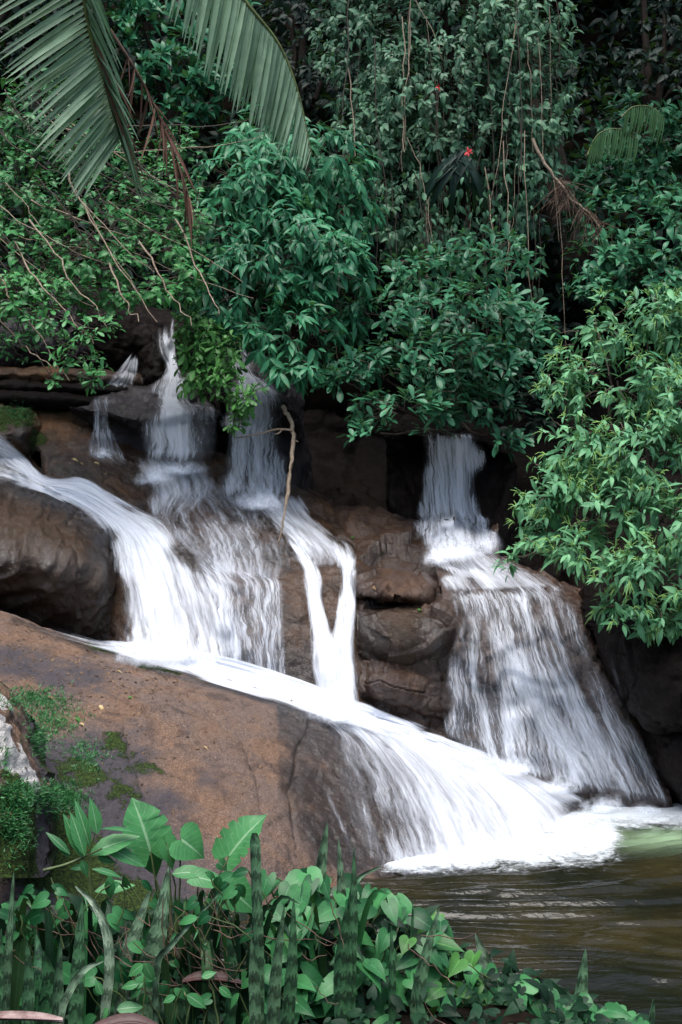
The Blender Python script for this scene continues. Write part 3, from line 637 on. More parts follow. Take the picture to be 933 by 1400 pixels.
fall([(572,742,676,742,None,.4,.6,.4),(578,770,700,765,None,.5,.7,.5),(588,792,735,785,None,.5,.7,.5),(600,815,765,805,None,.4,.6,.5)], 'run', 'white shelf of water at the foot of the right upper fall', nu=90, nv=60, off=.04, seed=20, feather=.3)
fall([(590,796,745,784,None,.4,.65,.5),(598,822,785,808,None,.6,.7,.55),(602,850,800,840,None,.5,.66,.5),(604,885,814,880,None,.42,.66,.5),(602,925,836,922,None,.42,.70,.45),(604,965,860,970,9.52,.42,.72,.46),(606,1002,892,1034,9.45,.40,.72,.48),(612,1050,932,1124,9.32,.42,.70,.46)],
     'lace', 'wide cascade fanning over the brown face on the right', nu=190, nv=160, off=.045, relief=.03, seed=21, feather=.12, endfade=(.1, .05), wide=1.05)
fall([(615,840,700,850,None,.1,.4,.1),(640,880,740,885,None,.1,.45,.1),(668,925,775,925,None,.1,.5,.15),(700,975,815,975,None,.1,.5,.15),(735,1025,850,1030,9.4,.15,.5,.2),(765,1075,885,1100,9.3,.2,.5,.2)], 'water', 'slanting brighter band within the wide right cascade', nu=90, nv=110, off=.07, relief=.03, strands=120, seed=22, feather=.2)
fall([(792,862,806,860,None,.1,.4,.1),(810,910,826,905,None,.1,.4,.1),(838,960,856,955,None,.1,.45,.1),(862,1010,880,1005,None,.1,.45,.1),(890,1075,908,1070,None,.1,.4,.1),(902,1105,922,1102,None,.1,.4,.1)], 'lace', 'thin thread of water near the right edge of the rock face', nu=20, nv=80, off=.03, seed=23)
fall([(826,878,838,874,None,.1,.35,.1),(838,925,852,920,None,.1,.4,.1),(852,975,868,970,None,.1,.35,.1),(880,1035,893,1030,None,.1,.35,.1),(895,1075,908,1070,None,.05,.3,.05)], 'lace', 'outermost thread of water beside the dark boulder', nu=20, nv=70, off=.03, seed=24)

fall([(205,645,335,655,None,.25,.42,.3),(222,700,388,712,None,.3,.42,.3),(245,745,404,766,None,.35,.46,.35),(262,790,398,800,None,.4,.5,.4)], 'run', 'thin see-through film of water over the brown dome', nu=80, nv=70, off=.018, seed=25, feather=.3)
# ------------------------------------------------------------------ pool and foam
def pool_mat():
    t = NT('pool_water'); p = t.pos(); turb = t.attr('turbid')
    c = t.mix(t.ramp(t.noise(p, 1.3, 3), .35, .7), (.008, .009, .005), (.027, .022, .008))
    c = t.mix(turb, c, (.22, .32, .19))
    nb = t.bump(t.math('ADD', t.noise(t.mapv(p, (9, 22, 1)), 1.0, 3, .6, .6), t.math('MULTIPLY', t.noise(t.mapv(p, (40, 70, 1)), 1.0, 2), .2)), .35, .02)
    return t.done(t.bsdf(**{'Base Color': c, 'Roughness': .04, 'IOR': 1.33, 'Normal': nb, 'Specular IOR Level': .5}))
M['pool'] = pool_mat()
nu, nv = 320, 420
x, y = np.meshgrid(np.concatenate([np.linspace(-9, -.7, 20), np.linspace(-.6, 2.8, nu-40), np.linspace(2.9, 9, 20)]), np.concatenate([np.linspace(-12, 4.4, 20), np.linspace(4.5, 9.6, nv-20)]))
F0 = PZ(690, 1185)
wx = x+.25*vnoise(np.stack([x*1.3, y*1.3, x*0], -1), 4); wy = y+.22*vnoise(np.stack([x*1.1, y*1.6, x*0+3], -1), 5)
r1 = np.hypot((wx-F0[0])*.75, wy-F0[1]-1.2)
amp = .55+.45*vnoise(np.stack([x*1.2, y*2.2, x*0+7], -1), 6)
z = .015*amp*np.sin(r1*24)+.004*np.sin(r1*78+3*vnoise(np.stack([x*3, y*3, x*0], -1), 18))+.007*np.sin(r1*43+2*vnoise(np.stack([x*2, y*2, x*0], -1), 8))+.010*fbm(np.stack([x*2.5, y*7, x*0], -1), 4, 11)
z *= np.clip((y-3.5)/1.5, .3, 1)
T0 = PZ(890, 1138); turb = np.exp(-(((x-T0[0])/.55)**2+((y-T0[1])/.33)**2))*(.75+.5*vnoise(np.stack([x*4, y*6, x*0], -1), 3)); turb = np.clip(turb, 0, 1)
tag(link('pool_water', mesh('pool_water', np.stack([x, y, z], -1).reshape(-1, 3), gridfaces(x.shape[1], x.shape[0]), M['pool'], attrs={'turbid': turb})), 'dark brown rippled pool water at the foot of the falls', 'pool', kind='structure')

def foam_mat():
    t = NT('pool_foam'); p = t.pos(); d = t.attr('dens')
    n = t.math('ADD', t.math('MULTIPLY', t.noise(p, 9, 5, .65, .8), .7), t.math('MULTIPLY', t.noise(p, 45, 3, .6), .3))
    al = t.ramp(t.math('ADD', t.math('MULTIPLY', t.math('SUBTRACT', n, .5), 1.7), t.math('MULTIPLY', t.math('SUBTRACT', d, .5), 1.2)), -.3, .4)
    pb = t.bsdf(**{'Base Color': (.68, .73, .75), 'Roughness': .6, 'Normal': t.bump(n, .5, .03)})
    m = t.n('ShaderNodeMixShader'); t.set(m.inputs[0], al); t.t.links.new(t.n('ShaderNodeBsdfTransparent').outputs[0], m.inputs[1]); t.t.links.new(pb, m.inputs[2])
    return t.done(m.outputs[0])
M['foam'] = foam_mat()
def foam(rows, label, nu=120, nv=40, hgt=.012, seed=0):
    R = catmull(np.array(rows, float), nu)      # along the base: far x, far y, near x, near y
    t = np.linspace(0, 1, nv)[:, None]
    px = R[None, :, 0]*(1-t)+R[None, :, 2]*t; py = R[None, :, 1]*(1-t)+R[None, :, 3]*t
    g = PZ(px, py, 0.01); e = np.clip(np.linspace(0, 1, nu)/.1, 0, 1)*np.clip(np.linspace(1, 0, nu)/.22, 0, 1)
    dens = np.clip(np.clip(t/.3, 0, 1)-1.0*np.clip((t-.3)/.7, 0, 1)**1.1, 0, 1)*(.2+.8*e)[None]*np.clip((1-t)/.03, 0, 1)
    prof = (1-t**2.2)
    g[..., 2] += hgt*prof*(.6+.9*fbm(g*9, 4, seed))*e[None]+.010
    return tag(link('foam', mesh('foam', g.reshape(-1, 3), gridfaces(nu, nv), M['foam'], attrs={'dens': dens})), label, 'foam', kind='stuff')
foam([(498,1172,503,1206),(570,1162,577,1207),(645,1150,655,1206),(712,1136,728,1206),(762,1124,784,1206),(806,1114,836,1200),(826,1106,862,1180),(838,1100,876,1156)], 'white foam along the foot of the broad fan', seed=1)
foam([(735,1122,742,1170),(790,1104,795,1158),(840,1094,840,1152),(890,1092,885,1150),(940,1090,935,1152),(1040,1090,1040,1160)], 'white foam below the wide right cascade', seed=2, hgt=.016)

def spray_mat():
    t = NT('water_spray'); p = t.pos(); d = t.attr('dens')
    n = t.math('ADD', t.math('MULTIPLY', t.noise(t.mapv(p, (1, 1, .6)), 11, 5, .65, .4), .7), t.math('MULTIPLY', t.noise(p, 40, 3, .6), .3))
    al = t.math('MULTIPLY', t.ramp(t.math('ADD', t.math('MULTIPLY', t.math('SUBTRACT', n, .5), 2.0), t.math('MULTIPLY', t.math('SUBTRACT', d, .5), 1.5)), -.5, .9), t.ramp(d, .0, .4))
    tl = t.n('ShaderNodeBsdfDiffuse'); t.set(tl.inputs[0], (.84, .88, .94))
    m = t.n('ShaderNodeMixShader'); t.set(m.inputs[0], al); t.t.links.new(t.n('ShaderNodeBsdfTransparent').outputs[0], m.inputs[1]); t.t.links.new(tl.outputs[0], m.inputs[2])
    return t.done(m.outputs[0])
M['spray'] = spray_mat()
def spray(spots, label):
    V, F, D = [], [], []; o = 0; n1, n2 = 22, 16; r = np.random.default_rng(61)
    for (px, py, w, hgt, k) in spots:
        d0 = float(np.nanmin(hit_depth(np.array([px, px-w*.3, px+w*.3]), np.array([py, py, py])))) if True else 9
        if not np.isfinite(d0): d0 = 9.3
        c = P(px, py, d0-.03); W = w/FPX*d0*.5; H = hgt/FPX*d0
        for L in range(2):
            a = np.linspace(-1, 1, n1)[None, :]; b_ = np.linspace(-.35, 1, n2)[:, None]
            x = a*W*(1+.1*L)+0*b_; z = b_*H+0*a; y = -(.10+.06*L)*np.sqrt(np.clip(1-a**2*.9, 0, 1))*np.clip(1-.5*b_, 0, 1)
            g = np.stack([c[0]+x, c[1]+y, c[2]+z], -1); g += .02*vnoise(g*9, 5+L)[..., None]
            rr = np.sqrt(a**2+np.where(b_ < 0, b_/.35, b_)**2); dn = k*np.clip(1-rr, 0, 1)**.8
            V.append(g.reshape(-1, 3)); F.append(gridfaces(n1, n2)+o); o += n1*n2; D.append(dn.ravel())
    return tag(link('spray', mesh('spray', np.concatenate(V), np.concatenate(F), M['spray'], attrs={'dens': np.concatenate(D)})), label, 'spray', kind='stuff')
spray([(245,645,110,22,.75),(215,655,70,26,.8),(355,690,110,26,.75),(145,622,50,16,.6)], 'churned white spray where the two upper falls land')
spray([(620,758,110,30,.85),(665,750,50,34,.6),(600,765,60,24,.7)], 'churned white spray where the right upper fall lands')
spray([(215,900,150,40,.85),(290,915,90,30,.7),(340,932,90,22,.5),(460,975,110,34,.85),(505,985,50,24,.6)], 'white spray along the channel at the foot of the main fall and the twin chutes')
spray([(640,1030,80,26,.6),(700,1050,80,26,.7),(760,1075,80,26,.7),(820,1098,80,24,.75),(880,1108,80,20,.6)], 'white spray along the foot of the wide right cascade')

# ------------------------------------------------------------------ finish the rocks: wet near water, moss and lichen where they grow
WP = np.concatenate(WATER_PTS); kd = KDTree(len(WP))
for i, q in enumerate(WP): kd.insert(Vector(q), i)
kd.balance()
def blobs(v, L):
    out = np.zeros(len(v))
    for px, py, d, r, s in L: out = np.maximum(out, s*np.exp(-(np.linalg.norm(v-P(px, py, d), axis=1)/r)**2))
    return out
MOSS = [(55,960,7.7,.28,1),(90,985,7.6,.28,.95),(120,1040,7.5,.30,.9),(70,1060,7.2,.22,1),(65,1090,7.0,.25,1),(30,1120,6.2,.3,1.0),(5,1060,6.2,.12,.75),(20,1160,6.1,.35,1),(100,1170,6.9,.45,.95),(190,1215,6.8,.4,.95),(60,1120,7.0,.4,.95),(280,1215,6.9,.3,.8),(110,900,8.7,.12,.7),(20,905,8.3,.12,.8),
        (150,880,9.3,.28,.85),(200,905,9.1,.2,.9),(235,918,9.1,.15,.8),(150,970,8.1,.14,.75),(200,1030,7.8,.3,.72),(170,1075,7.5,.3,.7),(20,560,11.3,.28,1.1),(70,550,11.7,.25,.8),(48,600,11.3,.15,1),(0,575,11.2,.3,.8),(190,1060,7.6,.12,.85),(270,1120,7.4,.1,.5),(160,1010,7.9,.2,.8)]
LICH = [(10,1000,6.3,.22,.95),(30,1060,6.4,.22,1.0),(0,945,6.6,.2,.9),(20,1030,6.3,.2,.9),(15,895,8.5,.1,.7),(5,920,8.1,.12,.75)]
ALG = [(90,900,8.6,.45,.75),(30,890,8.6,.4,.8),(60,1010,7.4,.5,1.0),(150,1010,7.7,.42,.95),(180,1080,7.3,.45,1.0),(110,1130,7.0,.6,1.0),(200,1180,7.0,.5,.9),(30,1180,6.4,.5,1.0),(290,1060,7.8,.25,.55),(400,1060,8.1,.2,.4),(330,1180,7.2,.4,.45)]
WETX = [(200,908,9.15,.14,.9),(260,928,9.1,.15,.9),(320,945,9.1,.16,.95),(380,962,9.05,.18,1),(420,985,8.9,.25,1),(430,1010,8.6,.35,.9),(440,1080,8.2,.35,1),(460,1150,7.9,.35,1),(60,800,9.6,.4,.7),(-20,800,9.6,.5,.7),(560,960,9.6,.4,.5),(520,760,10.7,.6,.8),(130,620,11.0,.4,.4)]
for R in ROCKS:
    v = R['v']; dist = np.array([kd.find(Vector(q))[2] for q in v])
    if R['name'] == 'boulder' and 'lichen' in R['label']: dist[:] = 9
    k = .10 if 'slab' in R['name'] else .22
    wet = np.clip(np.maximum(np.exp(-np.maximum(dist-.05, 0)/k), blobs(v, WETX)), 0, 1)
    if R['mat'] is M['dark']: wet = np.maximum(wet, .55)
    if R['mat'] is M['slab'] and 'broad' in R['label']: wet = np.where(proj(v)[0] < 380, wet*.55, wet)
    me = mesh(R['name'], v, [R['f'], R['tri']], R['mat'], attrs={'wet': wet, 'moss': blobs(v, MOSS), 'lichen': blobs(v, LICH), 'algae': blobs(v, ALG) if R['mat'] is M['slab'] else np.zeros(len(v))})
    tag(link(R['name'], me), R['label'], R['cat'], R['group'], R['kind'])
# ------------------------------------------------------------------ leaves
SECT = {   # (along the rib, along at the edge, half width) from base to tip, in leaf lengths
 'lance':  [(0,0,.012),(.10,.11,.055),(.30,.32,.125),(.52,.54,.13),(.74,.76,.085),(.9,.91,.035),(1,1,.004)],
 'ovate':  [(0,0,.015),(.10,.10,.13),(.28,.30,.215),(.50,.52,.205),(.72,.74,.125),(.88,.89,.05),(1,1,.004)],
 'obovate':[(0,0,.012),(.15,.16,.05),(.40,.42,.13),(.64,.67,.185),(.84,.86,.15),(.95,.955,.07),(1,1,.01)],
 'round':  [(0,0,.02),(.10,.08,.18),(.30,.30,.30),(.52,.55,.29),(.75,.77,.19),(.9,.91,.08),(1,1,.006)],
 'heart':  [(0,-.10,.05),(.012,-.20,.15),(.03,-.17,.27),(.08,-.02,.36),(.22,.18,.37),(.42,.42,.29),(.62,.63,.19),(.82,.83,.08),(1,1,.004)],
 'arrow':  [(0,-.08,.03),(.012,-.26,.10),(.03,-.30,.21),(.07,-.14,.29),(.18,.10,.29),(.38,.38,.25),(.60,.61,.17),(.82,.83,.07),(1,1,.004)],
 'lobed':  [(0,-.10,.06),(.02,-.22,.16),(.05,-.14,.32),(.11,.02,.36),(.16,.12,.39),(.19,.17,.30),(.23,.22,.40),(.32,.34,.41),(.36,.38,.31),(.40,.44,.40),(.50,.56,.37),(.54,.57,.28),(.58,.64,.34),(.70,.76,.26),(.82,.86,.16),(.92,.94,.07),(1,1.02,.005)],
 'needle': [(0,0,.008),(.5,.5,.022),(1,1,.003)],
 'strap':  [(0,0,.045),(.2,.2,.05),(.5,.5,.05),(.8,.8,.036),(1,1,.004)],
}
def leaf_tpl(kind, droop=.25, fold=.25, twist=0.0, wave=0.0, wid=1.0):
    s = SECT[kind]; v = []; uv = []
    for k, (m, e, w) in enumerate(s):
        w *= wid
        def bend(x, y, z):
            a = droop*x; return (x*math.cos(a*.8), y, z-droop*max(x, 0)**2*.8-droop*.0)
        wz = wave*math.sin(k*2.1)
        up = fold*w
        v += [bend(e, w, up+wz+twist*w*e), bend(m, 0, 0), bend(e, -w, up-wz-twist*w*e)]
        uv += [(1, e), (.5, m), (0, e)]
    f = []
    for k in range(len(s)-1):
        a, b = 3*k, 3*k+3
        f += [(a+1, b+1, b, a), (a+2, b+2, b+1, a+1)]
    return np.array(v, float), np.array(f), np.array(uv, float)
def frames(d, n):
    x = nrm(d); z = nrm(n-x*(n*x).sum(-1, keepdims=True)); y = np.cross(z, x)
    return np.stack([x, y, z], -1)         # columns
def leaves_mesh(pos, d, n, L, tone, tpls, which):
    V, F, T, U = [], [], [], []; off = 0
    fr = frames(d, n)
    for k, (tv, tf, tu) in enumerate(tpls):
        ii = np.where(which == k)[0]
        if not len(ii): continue
        w = np.einsum('nij,vj->nvi', fr[ii]*L[ii, None, None], tv)+pos[ii, None]
        V.append(w.reshape(-1, 3)); m = len(tv)
        F.append((tf[None]+(np.arange(len(ii))*m)[:, None, None]+off).reshape(-1, tf.shape[1])); off += m*len(ii)
        T.append(np.repeat(tone[ii], m)); U.append(np.tile(tu, (len(ii), 1)))
    return np.concatenate(V), np.concatenate(F), np.concatenate(T), np.concatenate(U)
def place_leaves(root, pos, d, n, L, tone, tpls, which, mat, most=300, name='leaf', cell=9, stuff='foliage'):
    """The leaves that show largest become parts of their own (sharing a few meshes); the rest is joined as one part."""
    px, py, dd = proj(pos+nrm(d)*L[:, None]*.5)
    inside = (px > -20) & (px < 953) & (py > -20) & (py < 1420) & (dd > 0)
    key = np.floor(px/cell).astype(int)*100003+np.floor(py/cell).astype(int)
    order = np.argsort(dd); seen = set(); front = []
    for i in order:
        if inside[i] and key[i] not in seen: seen.add(key[i]); front.append(i)
    front = np.array(front, int)
    if len(front) > most:
        sz = L[front]/dd[front]*np.random.default_rng(3).uniform(.8, 1.2, len(front)); front = front[np.argsort(-sz)[:most]]
    fr = frames(d, n); base = np.array(root.location); cache = {}
    for i in front:
        q = min(int(tone[i]*4), 3); k = (int(which[i]), q)
        if k not in cache:
            tv, tf, tu = tpls[k[0]]
            cache[k] = mesh(name, tv, tf, mat, attrs={'tone': np.full(len(tv), (q+.5)/4)}, uv=tu)
        o = bpy.data.objects.new(name, cache[k]); COL.objects.link(o); o.parent = root
        m = Matrix(fr[i].tolist()).to_4x4(); m = m @ Matrix.Scale(float(L[i]), 4); m.translation = Vector(pos[i]-base)
        o.matrix_local = m
    rest = np.setdiff1d(np.arange(len(pos)), front)
    if len(rest):
        v, f, t, u = leaves_mesh(pos[rest], d[rest], n[rest], L[rest], tone[rest], tpls, which[rest])
        o = part(stuff, root, v, f, mat, attrs={'tone': t}, uv=u); o['kind'] = 'stuff'

STAT = {}
def rand_dir(r, n): return nrm(r.normal(size=(n, 3)))
def wiggle(a, b, n, amt, r, sag=0.0):
    t = np.linspace(0, 1, n)[:, None]; p = np.asarray(a)*(1-t)+np.asarray(b)*t
    w = np.cumsum(r.normal(size=(n, 3)), 0); w = w-w[:1]-(w[-1:]-w[:1])*t
    p = p+w*amt; p[:, 2] -= sag*4*(t*(1-t))[:, 0]; return p

def shrub(name, label, cat, blobs_, leaf, size, mat, base, whorl=7, spacing=24, droop=.45, spread=1.15, bend=.35, inner=.6, tone=(.15, .85), most=300, seed=0,
          wid=1.0, twigs=.5, twigmat='bark', trunk_r=.03, group=None, sizevar=.36, face=.35, up=.45, shoot=.07, parts=True, flowers=None, depthgap=1.0):
    r = np.random.default_rng(seed+1000); spacing = spacing*.70; size = size*.86
    B = np.array(blobs_, float); C = P(B[:, 0], B[:, 1], B[:, 2]); Rx = B[:, 3]/FPX*B[:, 2]; Rz = B[:, 4]/FPX*B[:, 2]; Ry = B[:, 5]
    base = np.asarray(base, float)
    root = empty(name, base, label, cat, group)
    tips, nor, src = [], [], []
    for k in range(len(B)):
        n = int(math.pi*B[k, 3]*B[k, 4]/spacing**2*2.0)+3
        dirs = rand_dir(r, n*2); dirs = dirs[dirs[:, 1] < .55][:n]
        S = np.array([Rx[k], Ry[k], Rz[k]])
        lump = 1+.22*vnoise(dirs*2.3+k*5.1, seed)
        rr = np.where(r.uniform(size=len(dirs)) < inner/(1+inner), r.uniform(.35, .85, len(dirs)), r.uniform(.86, 1.12, len(dirs)))
        p = C[k]+dirs*S*(rr*lump)[:, None]
        # drop tips buried deep in a neighbouring clump
        keep = np.ones(len(p), bool)
        for j in range(len(B)):
            if j != k:
                q = np.linalg.norm((p-C[j])/np.array([Rx[j], Ry[j], Rz[j]]), axis=1); keep &= ~((q < .55) & (r.uniform(size=len(p)) < .8))
        tips.append(p[keep]); nor.append(nrm(dirs/S)[keep]); src.append(np.full(keep.sum(), k))
    tips = np.concatenate(tips); nor = np.concatenate(nor); src = np.concatenate(src)
    # uneven crown: clumps thin out where a slow noise is low, and clumps differ in shade of green
    gate = fbm(tips*2.1+seed, 3, seed+4); gate2 = fbm(tips*4.5+seed, 2, seed+6); keep = (gate > -.36*depthgap) & (gate2 > -.42*depthgap); tips, nor, src, gate = tips[keep], nor[keep], src[keep], gate[keep]
    nt = len(tips)
    ax = nrm(nor*.75+np.array([0, -.25, up])+r.normal(size=(nt, 3))*.28)
    lo, hi = tone
    ttone = np.clip((lo+hi)/2+(hi-lo)*.45*fbm(tips*1.6, 2, seed+2)*1.6+r.normal(size=nt)*.10, 0, 1)
    pos, dr, nn, LL, tn = [], [], [], [], []
    for j in range(whorl):
        use = r.uniform(size=nt) < .92
        a = j*2.4+r.uniform(0, .7, nt)+r.uniform(0, 6.28)
        h = np.where(np.abs(ax[:, 2:3]) < .9, [[0, 0, 1.0]], [[1.0, 0, 0]]); x = nrm(np.cross(ax, h)); y = np.cross(ax, x)
        rad = x*np.cos(a)[:, None]+y*np.sin(a)[:, None]
        al = spread*(1.0-.45*j/whorl)+r.normal(size=nt)*.14
        d = ax*np.cos(al)[:, None]+rad*np.sin(al)[:, None]; d[:, 2] -= droop*r.uniform(.5, 1.3, nt); d = nrm(d)
        n0 = nrm(ax*.6+np.array([0, -face, .7])+r.normal(size=(nt, 3))*.25)
        s = size*(1+sizevar*r.normal(size=nt))*(1.0-.3*j/whorl); s = np.clip(s, size*.4, size*1.5)
        pos.append((tips+ax*(shoot*(j/whorl-.8))+rad*.006)[use]); dr.append(d[use]); nn.append(n0[use]); LL.append(s[use]); tn.append(np.clip(ttone+r.normal(size=nt)*.13+.10*(j/whorl), 0, .999)[use])
    pos = np.concatenate(pos); dr = np.concatenate(dr); nn = np.concatenate(nn); LL = np.concatenate(LL); tn = np.concatenate(tn)
    STAT[name+str(seed)] = len(pos)
    tpls = [leaf_tpl(leaf, bend*b_, f_, t_, 0, wid) for b_, f_, t_ in ((.6, .3, .1), (1.1, .22, -.15), (1.7, .35, .2))]
    which = r.integers(0, len(tpls), len(pos))
    place_leaves(root, pos, dr, nn, LL, tn, tpls, which, M[mat], most if parts else 0)
    # trunk, limbs to each clump, twigs to the shoots
    tr = Acc(); mid = C.mean(0); mid[1] += .12; top = base*.35+mid*.65
    tp = wiggle(base-np.array([0, 0, .15]), top, 9, .02, r); tr.tube(tp, np.linspace(trunk_r*1.3, trunk_r*.7, 9), 8)
    tr.part('trunk', root, M[twigmat])
    tw = Acc()
    for k in range(len(B)):
        tw.tube(wiggle(tp[r.integers(4, 9)], C[k]+np.array([0, .02, 0]), 8, .018, r), np.linspace(trunk_r*.55, trunk_r*.2, 8), 5)
    for i in np.where(r.uniform(size=nt) < twigs)[0]:
        a = C[src[i]]*.55+tips[i]*.45+r.normal(size=3)*.03
        tw.tube(wiggle(a, tips[i], 5, .008, r, -.01), np.linspace(.0045, .002, 5), 4)
    o = tw.part('branches' if False else 'branch', root, M[twigmat]); o['kind'] = 'stuff'
    if flowers:
        fl = Acc(); ii = r.permutation(np.where((nor[:, 1] < .2))[0])[:int(nt*flowers[1])]
        for i in ii:
            for _ in range(r.integers(4, 8)):
                d = nrm(ax[i]*.7+r.normal(size=3)*.55+np.array([0, 0, .25])); e = tips[i]+ax[i]*.02+d*r.uniform(.035, .08); e[2] -= r.uniform(0, .05)
                fl.tube(wiggle(tips[i]+ax[i]*.01, e, 4, .003, r, -.012), [.0016, .0026, .0022, .001], 4, r.uniform(0, 1))
        o = fl.part('flower_spike', root, M[flowers[0]]); o['kind'] = 'stuff'
    return root

M['leaf_laurel'] = leaf_mat('leaf_blue_green', (.010, .085, .040), (.065, .28, .125), .36, .2, yellow=.3)
M['leaf_bright'] = leaf_mat('leaf_fresh_green', (.03, .12, .03), (.10, .28, .06), .38, .3)
M['leaf_tough'] = leaf_mat('leaf_leathery_green', (.010, .068, .034), (.06, .225, .11), .34, .2, yellow=.3)
M['leaf_vine'] = leaf_mat('leaf_grey_green', (.022, .078, .042), (.13, .28, .16), .42, .2, yellow=.35)
M['leaf_nettle'] = leaf_mat('leaf_light_green', (.035, .16, .075), (.18, .44, .20), .45, .25, yellow=.25)
M['leaf_deep'] = leaf_mat('leaf_shade_darkened_green', (.004, .013, .010), (.014, .042, .028), .5, .15, .15, .2)  # leaf colour lowered towards black to paint in the deep forest shade
M['leaf_thicket'] = leaf_mat('leaf_thicket_green', (.014, .085, .028), (.08, .29, .085), .33, .3, yellow=.25)
M['spike'] = plain('yellow_green_spikes', (.26, .44, .12), .6, (.16, .32, .08), 60)
M['flower'] = plain('red_flower', (.55, .02, .02), .5, (.3, .01, .02), 60)

# ------------------------------------------------------------------ shrubs and trees around the falls
shrub('laurel_shrub', 'large blue green shrub with drooping lance leaves over the second upper fall', 'shrub',
 [(292,330,11.3,56,60,.4),(345,262,11.5,80,70,.5),(420,235,11.7,70,66,.5),(470,270,11.8,50,60,.4),(335,405,11.0,66,66,.45),(405,345,11.2,80,70,.5),(462,385,11.2,48,70,.4),(392,455,10.9,66,52,.4),(300,430,11.1,46,46,.35),(360,185,11.9,60,45,.4),(400,505,10.8,38,24,.25),(275,385,11.2,35,40,.3)],
 'lance', .150, 'leaf_laurel', P(420,430,12.7), whorl=8, spacing=21, droop=.55, seed=1, up=.35, tone=(.1, .9), bend=.4)
shrub('leafy_sapling', 'small fresh green sapling leaning over the ledge between the two upper falls', 'sapling',
 [(272,470,10.6,30,36,.2),(268,510,10.5,26,28,.18),(300,525,10.5,32,24,.2),(335,545,10.5,24,22,.15),(310,480,10.6,30,28,.2),(322,575,10.5,12,12,.1),(262,440,10.7,22,24,.15)],
 'obovate', .085, 'leaf_bright', P(300,560,12.0), whorl=7, spacing=17, droop=.3, seed=2, trunk_r=.014, face=.2, inner=.3)
shrub('broadleaf_shrub', 'dark leathery shrub in flat tiers above the right upper fall', 'shrub',
 [(655,352,11.6,74,30,.5),(575,372,11.6,50,30,.4),(540,432,11.2,76,34,.45),(640,432,11.2,86,40,.5),(712,452,11.3,46,36,.4),(600,488,10.9,96,34,.45),(500,502,10.9,66,26,.35),(560,560,10.7,84,26,.35),(520,592,10.6,50,16,.25),(672,500,11.0,66,44,.45),(640,548,10.9,70,26,.4),(690,600,10.9,26,14,.2),(470,520,10.8,36,18,.25),(600,585,10.7,40,16,.25)],
 'obovate', .118, 'leaf_tough', P(640,640,12.5), whorl=7, spacing=21, droop=.12, seed=3, spread=1.25, up=.8, bend=.2, tone=(.1, .9))
shrub('vine_draped_tree', 'tall tree draped in hanging vines and grey green leaves at the top middle', 'tree',
 [(610,20,12.8,120,80,.7),(520,90,13.0,70,80,.6),(700,70,12.6,84,90,.6),(600,130,12.7,110,80,.7),(735,150,12.5,50,70,.5),(520,195,12.9,66,66,.5),(650,200,12.7,110,54,.6),(720,225,12.6,50,50,.4),(545,285,12.7,44,60,.4),(600,-90,13.2,190,90,.9),(470,40,13.4,46,70,.5),(700,300,12.9,44,40,.4),(590,330,12.8,60,40,.4)],
 'ovate', .094, 'leaf_vine', P(640,470,13.2), whorl=6, spacing=16.5, droop=.5, seed=4, face=.6, up=.2, bend=.35, tone=(.05, .95), trunk_r=.12, twigmat='darkbark', inner=.7)
shrub('flowering_shrub', 'bright light green bush with yellowish tassels hanging over the right bank', 'shrub',
 [(815,445,9.5,63,42,.4),(885,430,9.4,57,36,.4),(945,450,9.4,45,50,.4),(770,520,9.3,32,33,.3),(845,520,9.2,68,47,.4),(925,545,9.1,59,50,.4),(790,600,9.1,46,40,.35),(870,610,8.95,77,48,.4),(945,640,8.9,45,58,.4),(755,670,9.0,43,38,.3),(830,690,8.8,68,48,.4),(915,715,8.75,55,52,.4),(735,725,9.0,32,25,.25),(800,750,8.8,54,30,.3),(865,775,8.7,59,36,.35),(930,800,8.75,41,43,.35),(850,830,8.7,41,18,.25),(905,845,8.7,36,20,.25),(690,762,9.2,18,16,.15)],
 'lance', .098, 'leaf_nettle', P(900,800,9.7), whorl=10, spacing=23, droop=.7, shoot=.16, sizevar=.35, depthgap=.6, seed=5, up=.5, bend=.4, tone=(.15, .95), wid=1.25, flowers=('spike', .6), face=.15, inner=.3)
shrub('understorey_tree', 'dark shaded tree behind the bright bush at the right edge', 'tree',
 [(870,170,13.0,60,40,.5),(835,235,12.8,56,44,.4),(905,235,12.7,56,50,.4),(860,295,12.4,70,40,.45),(930,310,12.2,50,60,.4),(840,350,12.0,60,38,.4),(910,375,11.8,56,40,.4),(810,395,11.8,40,24,.3),(960,200,12.8,50,80,.5),(790,290,12.9,20,30,.2)],
 'ovate', .115, 'leaf_tough', P(930,480,12.8), whorl=7, spacing=23, droop=.3, seed=6, trunk_r=.07, twigmat='darkbark', up=.55, tone=(.2, 1.0))
shrub('tangled_shrub', 'tangled small leaved thicket with pale twigs under the left palm frond', 'shrub',
 [(40,170,11.2,70,70,.5),(130,215,11.0,70,56,.45),(30,270,10.7,60,60,.45),(115,290,10.6,80,56,.5),(200,270,10.8,56,60,.4),(40,350,10.3,60,46,.4),(135,355,10.3,76,34,.4),(215,335,10.5,56,40,.4),(265,300,10.8,36,56,.3),(-30,260,10.8,50,120,.5),(245,205,11.3,36,40,.3),(215,398,10.3,52,26,.3),(150,402,10.2,60,26,.3),(262,375,10.4,34,30,.3),(60,396,10.1,70,28,.3),(-20,400,10.2,50,40,.3)],
 'ovate', .078, 'leaf_thicket', P(-40,470,11.3), whorl=5, spacing=19, droop=.35, seed=7, up=.4, shoot=.12, tone=(.1, .9), trunk_r=.035, wid=1.15, inner=.8, sizevar=.35)
